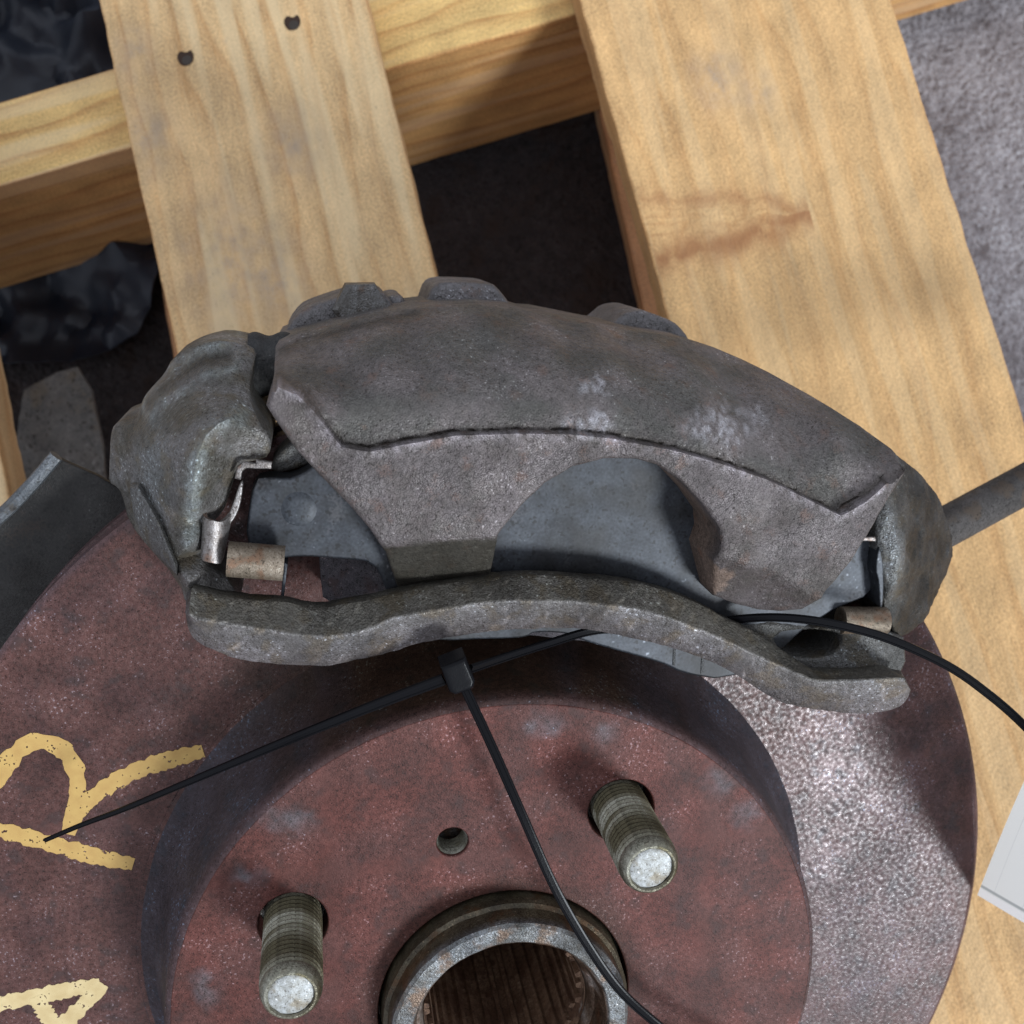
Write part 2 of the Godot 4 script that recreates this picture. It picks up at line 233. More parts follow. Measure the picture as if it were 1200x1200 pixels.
func resample2(poly: PackedVector2Array, step: float, closed = true) -> PackedVector2Array:
	var r = PackedVector2Array()
	var n = poly.size()
	for i in (n if closed else n - 1):
		var a = poly[i]
		var b = poly[(i + 1) % n]
		var k = maxi(1, int(round(a.distance_to(b) / step)))
		for j in k:
			r.append(a.lerp(b, float(j) / k))
	if not closed:
		r.append(poly[n - 1])
	return r

func edge_distance(p: Vector2, poly: PackedVector2Array, closed = true) -> float:
	var best = 1e9
	var n = poly.size()
	for i in (n if closed else n - 1):
		var a = poly[i]
		var ab = poly[(i + 1) % n] - a
		var q = a + ab * clampf((p - a).dot(ab) / maxf(ab.length_squared(), 1e-9), 0.0, 1.0)
		best = minf(best, p.distance_squared_to(q))
	return sqrt(best)

# Rounds the corners of a traced outline (Chaikin), once or twice.
func soften(poly: PackedVector2Array, times = 1) -> PackedVector2Array:
	for t in times:
		var r = PackedVector2Array()
		for i in poly.size():
			var a = poly[i]
			var b = poly[(i + 1) % poly.size()]
			r.append(a.lerp(b, 0.25))
			r.append(a.lerp(b, 0.75))
		poly = r
	return poly

# A cast piece: the outline (x, z), its top at height(x, z), its underside at under(x, z), edges rounded by a radius, a rough skin.
func cast(outline: PackedVector2Array, holes: Array, height: Callable, under: Callable, step = 1.2, radius = 1.5, rough = 0.12, lines = [], crease = 50.0, tint = null) -> ArrayMesh:
	var rng = RandomNumberGenerator.new()
	rng.seed = 5
	var loops = [outline] + holes
	var rims = []
	for l in loops:
		rims.append(resample2(l, step * 0.8))
	var pts = PackedVector2Array()
	var deep = PackedFloat32Array()   # distance to the edge
	for rim in rims:
		for p in rim:
			pts.append(p)
			deep.append(0.0)
	var n_rim = pts.size()
	var inside = func(p):
		if not Geometry2D.is_point_in_polygon(p, outline):
			return false
		for h in holes:
			if Geometry2D.is_point_in_polygon(p, h):
				return false
		return true
	var dist = func(p):
		var d = 1e9
		for l in loops:
			d = minf(d, edge_distance(p, l))
		return d
	var cells = {}
	var free = func(p, gap):
		var c = Vector2i((p / step).floor())
		for dx in [-1, 0, 1]:
			for dy in [-1, 0, 1]:
				for q in cells.get(c + Vector2i(dx, dy), []):
					if q.distance_to(p) < gap:
						return false
		return true
	var keep = func(p, d):
		pts.append(p)
		deep.append(d)
		var c = Vector2i((p / step).floor())
		if not cells.has(c):
			cells[c] = []
		cells[c].append(p)
	if radius > 0.0:
		for f in [0.12, 0.35, 0.68, 1.05]:
			for rim in rims:
				var n = rim.size()
				for i in n:
					var side = (rim[(i + 1) % n] - rim[(i + n - 1) % n]).orthogonal().normalized()
					for s in [1.0, -1.0]:
						var p = rim[i] + side * s * radius * f
						if (inside as Callable).call(p):
							var d = (dist as Callable).call(p)
							if d > radius * f * 0.9 and (free as Callable).call(p, minf(step, radius * 0.3) * 0.6):
								(keep as Callable).call(p, d)
	for l in lines:
		for p in resample2(l, step * 0.7, false):
			if (inside as Callable).call(p) and (free as Callable).call(p, step * 0.3):
				(keep as Callable).call(p, (dist as Callable).call(p))
	var box = Rect2(outline[0], Vector2.ZERO)
	for p in outline:
		box = box.expand(p)
	var row = 0
	var y = box.position.y
	while y < box.end.y:
		var x = box.position.x + (step * 0.5 if row % 2 else 0.0)
		while x < box.end.x:
			var p = Vector2(x + rng.randf_range(-0.15, 0.15) * step, y + rng.randf_range(-0.15, 0.15) * step)
			if (inside as Callable).call(p) and (free as Callable).call(p, step * 0.55):
				var d = (dist as Callable).call(p)
				if d > radius * 1.05 + step * 0.4:
					(keep as Callable).call(p, d)
			x += step
		y += step * 0.87
		row += 1
	var tri2 = Geometry2D.triangulate_delaunay(pts)
	var v = PackedVector3Array()
	var low = PackedVector3Array()
	for i in pts.size():
		var p = pts[i]
		var h = (height as Callable).call(p.x, p.y)
		var u = minf((under as Callable).call(p.x, p.y), h - radius - 0.3)
		if deep[i] < radius:
			h -= radius - sqrt(maxf(0.0, radius * radius - pow(radius - deep[i], 2)))
		if rough > 0.0:
			h += rough * (noise_a.get_noise_3d(p.x, h, p.y) + 2.2 * noise_b.get_noise_3d(p.x * 1.5, h, p.y * 1.5))
		v.append(Vector3(p.x, h, p.y))
		low.append(Vector3(p.x, u, p.y))
	var tri = PackedInt32Array()
	var n_top = v.size()
	v.append_array(low)
	for t in tri2.size() / 3:
		var a = tri2[3 * t]
		var b = tri2[3 * t + 1]
		var c = tri2[3 * t + 2]
		if not (inside as Callable).call((pts[a] + pts[b] + pts[c]) / 3.0):
			continue
		if (pts[b] - pts[a]).cross(pts[c] - pts[a]) < 0.0:
			var s = b
			b = c
			c = s
		tri.append_array(PackedInt32Array([a, b, c, n_top + a, n_top + c, n_top + b]))
	var first = 0
	for rim in rims:
		var n = rim.size()
		var area = 0.0
		for i in n:
			area += rim[i].cross(rim[(i + 1) % n])
		var flip = (area < 0.0) != (first > 0)   # holes run the other way
		var levels = [first]
		var base = PackedInt32Array()
		# three steps down the wall
		var grid = [PackedInt32Array(), PackedInt32Array(), PackedInt32Array(), PackedInt32Array()]
		for i in n:
			grid[0].append(first + i)
			for k in [1, 2]:
				var q = v[first + i].lerp(v[n_top + first + i], k / 3.0)
				grid[k].append(v.size())
				v.append(q)
			grid[3].append(n_top + first + i)
		for k in 3:
			for i in n:
				var j = (i + 1) % n
				var q = [grid[k][i], grid[k][j], grid[k + 1][j], grid[k + 1][i]]
				if flip:
					tri.append_array(PackedInt32Array([q[0], q[1], q[2], q[0], q[2], q[3]]))
				else:
					tri.append_array(PackedInt32Array([q[0], q[2], q[1], q[0], q[3], q[2]]))
		first += n
	var cols = null
	if tint != null:
		cols = PackedColorArray()
		for q in v:
			cols.append((tint as Callable).call(q))
	return finish(v, tri, crease, null, cols)

# A smooth surface through points (thin plate): returns a function of (x, z).
func plate(points: Array) -> Callable:
	var n = points.size()
	var size = n + 3
	var a = []
	var middle = Vector3.ZERO
	for p in points:
		middle += p / n
	for i in size:
		var r = PackedFloat64Array()
		r.resize(size + 1)
		a.append(r)
	for i in n:
		var p = (points[i] - middle) / 50.0
		for j in n:
			var q = (points[j] - middle) / 50.0
			var d = Vector2(p.x - q.x, p.z - q.z).length_squared()
			a[i][j] = d * log(d + 1e-9) if i != j else 0.002
		a[i][n] = 1.0
		a[i][n + 1] = p.x
		a[i][n + 2] = p.z
		a[n][i] = 1.0
		a[n + 1][i] = p.x
		a[n + 2][i] = p.z
		a[i][size] = points[i].y
	for c in size:
		var best = c
		for r in range(c, size):
			if absf(a[r][c]) > absf(a[best][c]):
				best = r
		var s = a[c]
		a[c] = a[best]
		a[best] = s
		for r in size:
			if r != c and a[r][c] != 0.0:
				var f = a[r][c] / a[c][c]
				for k in range(c, size + 1):
					a[r][k] -= f * a[c][k]
	var w = PackedFloat64Array()
	for i in size:
		w.append(a[i][size] / a[i][i])
	return func(x, z):
		var px = (x - middle.x) / 50.0
		var pz = (z - middle.z) / 50.0
		var sum = w[n] + w[n + 1] * px + w[n + 2] * pz
		for i in n:
			var dx = px - (points[i].x - middle.x) / 50.0
			var dz = pz - (points[i].z - middle.z) / 50.0
			var d = dx * dx + dz * dz
			sum += w[i] * d * log(d + 1e-9)
		return sum

# The same points joined by flat facets, mixed with the smooth surface: castings have both.
func facets(points: Array, share: float) -> Callable:
	var smooth = plate(points)
	var p2 = flat2(points)
	var t = Geometry2D.triangulate_delaunay(p2)
	return func(x, z):
		var h = (smooth as Callable).call(x, z)
		var p = Vector2(x, z)
		for k in t.size() / 3:
			var a = p2[t[3 * k]]
			var b = p2[t[3 * k + 1]]
			var c = p2[t[3 * k + 2]]
			var area = (b - a).cross(c - a)
			if absf(area) < 1e-6:
				continue
			var u = (b - p).cross(c - p) / area
			var v = (c - p).cross(a - p) / area
			if u >= -1e-4 and v >= -1e-4 and u + v <= 1.0001:
				var flat_h = u * points[t[3 * k]].y + v * points[t[3 * k + 1]].y + (1.0 - u - v) * points[t[3 * k + 2]].y
				return lerpf(h, flat_h, share)
		return h

func resample3(points: Array, n: int, curved = true) -> PackedVector3Array:
	var c = Curve3D.new()
	c.bake_interval = 0.4
	for i in points.size():
		var t = (points[mini(i + 1, points.size() - 1)] - points[maxi(i - 1, 0)]) / 6.0 if curved else Vector3.ZERO
		c.add_point(points[i], -t, t)
	var r = PackedVector3Array()
	for i in n:
		r.append(c.sample_baked(c.get_baked_length() * i / (n - 1), true))
	return r

# A skin over rows of points, each row resampled to n; the ends are closed.
func loft(rows: Array, n: int, between = 4, rough = 0.0, crease = 60.0, ring = true, row_colors = []) -> ArrayMesh:
	var rs = []
	for r in rows:
		rs.append(resample3(r, n))
	var around = []
	var m = rs.size()
	for k in (m if ring else m - 1):
		for j in between:
			var row = PackedVector3Array()
			for i in n:
				var t = float(j) / between
				var p0 = rs[(k + m - 1) % m][i]
				var p1 = rs[k][i]
				var p2 = rs[(k + 1) % m][i]
				var p3 = rs[(k + 2) % m][i]
				row.append(p1.lerp(p2, t) * 0.8 + p1.cubic_interpolate(p2, p0, p3, t) * 0.2)
			around.append(row)
	if not ring:
		around.append(rs[m - 1])
	var v = PackedVector3Array()
	for row in around:
		for p in row:
			var q = p
			if rough > 0.0:
				q += Vector3(0.3, 1.0, 0.5) * rough * (noise_a.get_noise_3dv(p) + 1.5 * noise_b.get_noise_3dv(p * 1.5))
			v.append(q)
	var tri = PackedInt32Array()
	var k_all = around.size()
	for k in (k_all if ring else k_all - 1):
		for i in n - 1:
			var a = k * n + i
			var b = ((k + 1) % k_all) * n + i
			tri.append_array(PackedInt32Array([a, b, a + 1, a + 1, b, b + 1]))
	if ring:
		for e in [0, n - 1]:
			var mid = Vector3.ZERO
			for row in around:
				mid += row[e] / k_all
			v.append(mid)
			for k in k_all:
				var a = k * n + e
				var b = ((k + 1) % k_all) * n + e
				tri.append_array(PackedInt32Array([v.size() - 1, b, a] if e == 0 else [v.size() - 1, a, b]))
	var cols = null
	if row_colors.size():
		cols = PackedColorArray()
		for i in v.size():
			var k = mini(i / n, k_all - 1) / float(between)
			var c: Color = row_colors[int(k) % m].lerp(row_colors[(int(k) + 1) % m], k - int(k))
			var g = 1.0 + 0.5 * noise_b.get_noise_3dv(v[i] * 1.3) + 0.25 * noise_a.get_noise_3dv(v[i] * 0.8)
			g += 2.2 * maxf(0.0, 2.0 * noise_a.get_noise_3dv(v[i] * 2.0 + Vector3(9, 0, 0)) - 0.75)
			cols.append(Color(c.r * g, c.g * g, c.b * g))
	return finish(v, tri, crease, null, cols)

# profile: Vector2(radius, y) from the inside of the top outwards and down; turned round the y axis at (cx, cz).
func lathe(profile: Array, sides = 64, crease = 35.0, cx = 0.0, cz = 0.0, wobble = 0.0, tint = null) -> ArrayMesh:
	var v = PackedVector3Array()
	var tri = PackedInt32Array()
	var m = profile.size()
	for k in m:
		for i in sides:
			var a = TAU * i / sides
			var r = profile[k].x
			var p = Vector3(cx + r * cos(a), profile[k].y, cz + r * sin(a))
			if wobble > 0.0:
				p.y += wobble * (noise_a.get_noise_3dv(p) + noise_b.get_noise_3dv(p))
				var o = wobble * noise_b.get_noise_3dv(p * 2.0 + Vector3(50, 0, 0)) * minf(1.0, r * 0.1)
				p += Vector3(cos(a), 0, sin(a)) * o
			v.append(p)
	for k in m - 1:
		for i in sides:
			var j = (i + 1) % sides
			tri.append_array(PackedInt32Array([k * sides + i, k * sides + j, (k + 1) * sides + j, k * sides + i, (k + 1) * sides + j, (k + 1) * sides + i]))
	var cols = null
	if tint != null:
		cols = PackedColorArray()
		for q in v:
			cols.append((tint as Callable).call(q))
	return finish(v, tri, crease, null, cols)

# A section (Vector2 list: across, up) carried along points; scale shrinks it along the way.
func sweep(points: Array, section: Array, n: int, up: Vector3, shrink = null, crease = 35.0) -> ArrayMesh:
	var line = resample3(points, n)
	var v = PackedVector3Array()
	var tri = PackedInt32Array()
	var m = section.size()
	for i in n:
		var d = (line[mini(i + 1, n - 1)] - line[maxi(i - 1, 0)]).normalized()
		var side = d.cross(up).normalized()
		var top = side.cross(d).normalized()
		var s = (shrink as Callable).call(float(i) / (n - 1)) if shrink != null else Vector2.ONE
		for q in section:
			v.append(line[i] + side * q.x * s.x + top * q.y * s.y)
	for i in n - 1:
		for k in m:
			var a = i * m + k
			var b = i * m + (k + 1) % m
			tri.append_array(PackedInt32Array([a, b, b + m, a, b + m, a + m]))
	for e in [0, n - 1]:
		var mid = Vector3.ZERO
		for k in m:
			mid += v[e * m + k] / m
		v.append(mid)
		for k in m:
			var a = e * m + k
			var b = e * m + (k + 1) % m
			tri.append_array(PackedInt32Array([v.size() - 1, b, a] if e == 0 else [v.size() - 1, a, b]))
	return finish(v, tri, crease)

func circle(r: float, n: int, cx = 0.0, cz = 0.0) -> PackedVector2Array:
	var p = PackedVector2Array()
	for i in n:
		p.append(Vector2(cx + r * cos(TAU * i / n), cz + r * sin(TAU * i / n)))
	return p

func round_section(r: float, n: int) -> Array:
	return Array(circle(r, n))

func even(h: float) -> Callable:
	return func(_x, _z): return h

# ------------------------------------------------------------------ textures
func field(size: int, freq: float, octaves: int, seed_: int, type = FastNoiseLite.TYPE_SIMPLEX_SMOOTH, h = 0) -> PackedByteArray:
	var f = FastNoiseLite.new()
	f.seed = seed_
	f.frequency = freq
	f.noise_type = type
	f.fractal_octaves = octaves
	var im = f.get_seamless_image(size, h if h else size)
	im.convert(Image.FORMAT_L8)
	return im.get_data()

func image_texture(data: PackedByteArray, w: int, h: int, format) -> ImageTexture:
	return ImageTexture.create_from_image(Image.create_from_data(w, h, false, format, data))

func byte_of(c: float) -> int:
	return clampi(int(c * 255.0), 0, 255)

# Rough dirty metal: three tones, stains of another colour, light flecks, dark pits. Colours are linear.
func metal_look(seed_: int, dark: Color, mid: Color, light: Color, stain: Color, stain_share: float, fleck: Color, flecks: float, size = 768) -> ImageTexture:
	var big = field(size, 0.006, 4, seed_)
	var fine = field(size, 0.06, 3, seed_ + 1)
	var grain = field(size, 0.28, 2, seed_ + 2)
	var spots = field(size, 0.014, 4, seed_ + 3)
	var dots = field(size, 0.11, 2, seed_ + 4)
	var d = PackedByteArray()
	d.resize(size * size * 3)
	var gamma = PackedByteArray()
	for i in 1025:
		gamma.append(byte_of(Color(i / 1024.0, 0, 0).linear_to_srgb().r))
	for i in size * size:
		var t = 0.5 + (big[i] - 128) * 0.0022 + (fine[i] - 128) * 0.0024 + (grain[i] - 128) * 0.0034
		var c = dark.lerp(mid, clampf(t * 2.0, 0.0, 1.0)).lerp(light, clampf(t * 2.0 - 1.0, 0.0, 1.0))
		var s = clampf((spots[i] / 255.0 + (grain[i] - 128) * 0.0012 - 1.0 + stain_share) * 6.0, 0.0, 1.0)
		c = c.lerp(stain, s * 0.8)
		if dots[i] + (grain[i] - 128) * 0.3 < 58.0:
			c = Color(c.r * 0.45, c.g * 0.42, c.b * 0.40)   # pits
		var w = dots[i] / 255.0 + (big[i] - 128) * 0.0012 + (grain[i] - 128) * 0.001 - 1.0 + flecks
		if w > 0.0:
			c = c.lerp(fleck, clampf(w * 9.0, 0.0, 1.0))
		d[3 * i] = gamma[clampi(int(c.r * 1024.0), 0, 1024)]
		d[3 * i + 1] = gamma[clampi(int(c.g * 1024.0), 0, 1024)]
		d[3 * i + 2] = gamma[clampi(int(c.b * 1024.0), 0, 1024)]
	return image_texture(d, size, size, Image.FORMAT_RGB8)

func grey(size: int, a: float, b: float, freq: float, seed_: int, octaves = 4) -> ImageTexture:
	var f = field(size, freq, octaves, seed_)
	for i in f.size():
		f[i] = byte_of(lerpf(a, b, f[i] / 255.0))
	return image_texture(f, size, size, Image.FORMAT_L8)

# A rough skin to be drawn as relief: fine grain with pits.
func skin(size: int, seed_: int, f1: float, f2: float, share = 0.5) -> ImageTexture:
	var a = field(size, f1, 3, seed_)
	var b = field(size, f2, 2, seed_ + 9)
	for i in a.size():
		a[i] = clampi(int(a[i] * share + b[i] * (1.0 - share)), 0, 255)
	return image_texture(a, size, size, Image.FORMAT_L8)

func solid(called: String, look, rough: float, metallic: float, tile_mm: float, relief = null, relief_mm = 0.15, rough_map = null) -> StandardMaterial3D:
	var m = StandardMaterial3D.new()
	m.resource_name = called
	if look is Color:
		m.albedo_color = (look * 5.0).linear_to_srgb()
	else:
		m.albedo_texture = look
		m.albedo_color = Color(5, 5, 5).linear_to_srgb()
	m.roughness = rough
	m.metallic = metallic
	m.uv1_triplanar = true
	m.uv1_triplanar_sharpness = 4.0
	m.uv1_scale = Vector3.ONE * (1000.0 / tile_mm)
	m.vertex_color_use_as_albedo = true
	if relief != null:
		m.heightmap_enabled = true
		m.heightmap_texture = relief
		m.heightmap_scale = relief_mm * 0.1
	if rough_map != null:
		m.roughness_texture = rough_map
	return m

func make_materials():
	var rough_a = grey(512, 0.55, 1.0, 0.02, 71)
	var grain = skin(768, 41, 0.11, 0.30, 0.5)
	var rust_skin = skin(768, 47, 0.10, 0.22, 0.5)
	M.caliper = solid("dusty_cast_iron", metal_look(100, Color(0.062, 0.058, 0.056), Color(0.118, 0.110, 0.110), Color(0.190, 0.177, 0.182), Color(0.135, 0.095, 0.080), 0.30, Color(0.42, 0.42, 0.44), 0.15), 0.75, 0.25, 90.0, grain, 0.42, rough_a)
	M.bracket = solid("dirty_cast_iron", metal_look(200, Color(0.045, 0.043, 0.039), Color(0.090, 0.087, 0.081), Color(0.155, 0.154, 0.154), Color(0.088, 0.074, 0.052), 0.40, Color(0.40, 0.43, 0.44), 0.14), 0.72, 0.3, 90.0, grain, 0.45, rough_a)
	M.housing = solid("grimy_iron", metal_look(260, Color(0.04, 0.04, 0.042), Color(0.09, 0.09, 0.095), Color(0.15, 0.15, 0.16), Color(0.10, 0.06, 0.04), 0.4, Color(0.3, 0.3, 0.3), 0.12, 512), 0.75, 0.2, 70.0, grain, 0.3, rough_a)
	var rust_look = metal_look(300, Color(0.034, 0.015, 0.012), Color(0.080, 0.034, 0.028), Color(0.125, 0.060, 0.052), Color(0.050, 0.029, 0.026), 0.33, Color(0.26, 0.20, 0.21), 0.16)
	M.rust = solid("rusted_hat_iron", rust_look, 0.58, 0.12, 80.0, skin(768, 47, 0.16, 0.30, 0.5), 0.10)
	M.rust.metallic_specular = 0.34
	M.ring = solid("rusted_friction_ring", rust_look, 1.0, 0.06, 80.0, skin(768, 53, 0.10, 0.26, 0.5), 0.085, grey(768, 0.10, 0.72, 0.07, 57, 3))
	M.ring.metallic_specular = 0.36
	M.hub = solid("hub_iron", metal_look(400, Color(0.045, 0.038, 0.030), Color(0.095, 0.088, 0.080), Color(0.19, 0.19, 0.19), Color(0.10, 0.055, 0.030), 0.42, Color(0.4, 0.36, 0.34), 0.16, 512), 0.6, 0.5, 60.0, grain, 0.25, rough_a)
	M.bore = solid("rusty_bore", metal_look(430, Color(0.06, 0.03, 0.018), Color(0.17, 0.095, 0.055), Color(0.30, 0.20, 0.13), Color(0.09, 0.04, 0.02), 0.4, Color(0.36, 0.28, 0.2), 0.15, 256), 0.7, 0.1, 30.0, grain, 0.3)
	M.stud = solid("zinc_plated_steel", metal_look(500, Color(0.06, 0.058, 0.045), Color(0.22, 0.21, 0.17), Color(0.38, 0.375, 0.33), Color(0.10, 0.085, 0.045), 0.40, Color(0.55, 0.55, 0.5), 0.14, 512), 0.42, 0.7, 40.0, grain, 0.12)
	M.stud_tip = solid("bare_stud_end", metal_look(540, Color(0.20, 0.19, 0.16), Color(0.36, 0.37, 0.36), Color(0.54, 0.56, 0.56), Color(0.2, 0.16, 0.1), 0.38, Color(0.8, 0.8, 0.8), 0.2, 256), 0.5, 0.25, 25.0, grain, 0.08)
	M.plate = solid("blue_grey_backing_plate", metal_look(600, Color(0.016, 0.018, 0.022), Color(0.031, 0.035, 0.042), Color(0.052, 0.058, 0.068), Color(0.07, 0.07, 0.075), 0.25, Color(0.25, 0.27, 0.3), 0.1, 512), 0.5, 0.35, 120.0)
	M.friction = solid("pad_friction_material", metal_look(640, Color(0.04, 0.035, 0.04), Color(0.09, 0.08, 0.088), Color(0.14, 0.125, 0.135), Color(0.08, 0.05, 0.05), 0.3, Color(0.25, 0.2, 0.2), 0.2, 256), 0.85, 0.1, 30.0, grain, 0.3)
	M.clip = solid("spring_steel", metal_look(700, Color(0.10, 0.085, 0.075), Color(0.22, 0.20, 0.19), Color(0.36, 0.35, 0.35), Color(0.16, 0.085, 0.05), 0.35, Color(0.5, 0.48, 0.46), 0.15, 256), 0.42, 0.65, 30.0, grain, 0.06)
	M.tan_clip = solid("tan_stained_spring_steel", metal_look(740, Color(0.10, 0.08, 0.055), Color(0.22, 0.175, 0.13), Color(0.33, 0.28, 0.22), Color(0.17, 0.09, 0.05), 0.35, Color(0.4, 0.36, 0.3), 0.15, 256), 0.5, 0.5, 25.0, grain, 0.08)
	M.shield = solid("black_sheet_steel", metal_look(780, Color(0.008, 0.007, 0.006), Color(0.017, 0.015, 0.013), Color(0.03, 0.028, 0.026), Color(0.024, 0.016, 0.011), 0.3, Color(0.1, 0.1, 0.1), 0.08, 256), 0.55, 0.2, 60.0, grain, 0.1)
	M.shield_rim = solid("lit_rolled_edge", metal_look(790, Color(0.05, 0.055, 0.06), Color(0.11, 0.12, 0.13), Color(0.2, 0.21, 0.22), Color(0.05, 0.04, 0.03), 0.3, Color(0.3, 0.3, 0.3), 0.15, 256), 0.5, 0.4, 40.0, grain, 0.1)
	M.rubber = solid("dusty_rubber", metal_look(820, Color(0.012, 0.012, 0.012), Color(0.028, 0.028, 0.028), Color(0.06, 0.058, 0.055), Color(0.05, 0.04, 0.03), 0.3, Color(0.12, 0.12, 0.12), 0.1, 256), 0.8, 0.0, 40.0, grain, 0.2)
	M.hose = solid("grey_black_hose_rubber", metal_look(850, Color(0.03, 0.026, 0.024), Color(0.06, 0.054, 0.05), Color(0.10, 0.09, 0.085), Color(0.07, 0.05, 0.035), 0.4, Color(0.14, 0.13, 0.12), 0.1, 256), 0.95, 0.0, 40.0, grain, 0.2)
	M.tie = solid("black_nylon", Color(0.005, 0.005, 0.006), 0.26, 0.0, 40.0, grain, 0.02)
	M.tie.metallic_specular = 0.2
	M.paint = painted("yellow_marker_paint", Color(0.48, 0.31, 0.09), Color(0.38, 0.22, 0.06), 0.26, 900)
	M.pale_paint = painted("pale_yellow_marker_paint", Color(0.58, 0.46, 0.24), Color(0.45, 0.33, 0.15), 0.28, 920)
	M.floor = solid("worn_concrete", metal_look(960, Color(0.13, 0.115, 0.118), Color(0.24, 0.22, 0.228), Color(0.35, 0.33, 0.34), Color(0.12, 0.10, 0.10), 0.30, Color(0.4, 0.4, 0.42), 0.2, 768), 0.85, 0.0, 220.0, skin(512, 61, 0.03, 0.12, 0.6), 2.0)
	M.floor_shade_dirt = solid("shade_black_dirt", metal_look(970, Color(0.012, 0.009, 0.009), Color(0.028, 0.021, 0.021), Color(0.05, 0.04, 0.04), Color(0.03, 0.018, 0.014), 0.4, Color(0.08, 0.07, 0.07), 0.08, 256), 0.9, 0.0, 120.0, skin(256, 62, 0.05, 0.15, 0.6), 2.0)
	M.sheet = solid("black_plastic", Color(0.010, 0.014, 0.025), 0.45, 0.0, 60.0)
	M.card = solid("grey_cardboard", metal_look(980, Color(0.10, 0.10, 0.10), Color(0.18, 0.175, 0.165), Color(0.26, 0.25, 0.235), Color(0.2, 0.17, 0.13), 0.3, Color(0.5, 0.5, 0.5), 0.1, 256), 0.9, 0.0, 80.0)
	M.nail = solid("nail_head_steel", Color(0.05, 0.038, 0.03), 0.6, 0.4, 20.0, grain, 0.1)
	M.hole = solid("burnt_wood_edge", Color(0.035, 0.016, 0.008), 0.9, 0.0, 20.0)

func painted(called, a: Color, b: Color, worn: float, seed_: int) -> StandardMaterial3D:
	var size = 256
	var fine = field(size, 0.09, 3, seed_)
	var big = field(size, 0.02, 3, seed_ + 1)
	var d = PackedByteArray()
	d.resize(size * size * 4)
	for i in size * size:
		var c = a.lerp(b, big[i] / 255.0).linear_to_srgb()
		d[4 * i] = byte_of(c.r)
		d[4 * i + 1] = byte_of(c.g)
		d[4 * i + 2] = byte_of(c.b)
		d[4 * i + 3] = byte_of((fine[i] * 0.6 + big[i] * 0.4) / 255.0 - worn + 0.5)
	var m = solid(called, image_texture(d, size, size, Image.FORMAT_RGBA8), 0.6, 0.0, 26.0)
	m.transparency = BaseMaterial3D.TRANSPARENCY_ALPHA_SCISSOR
	m.alpha_scissor_threshold = 0.5
	return m

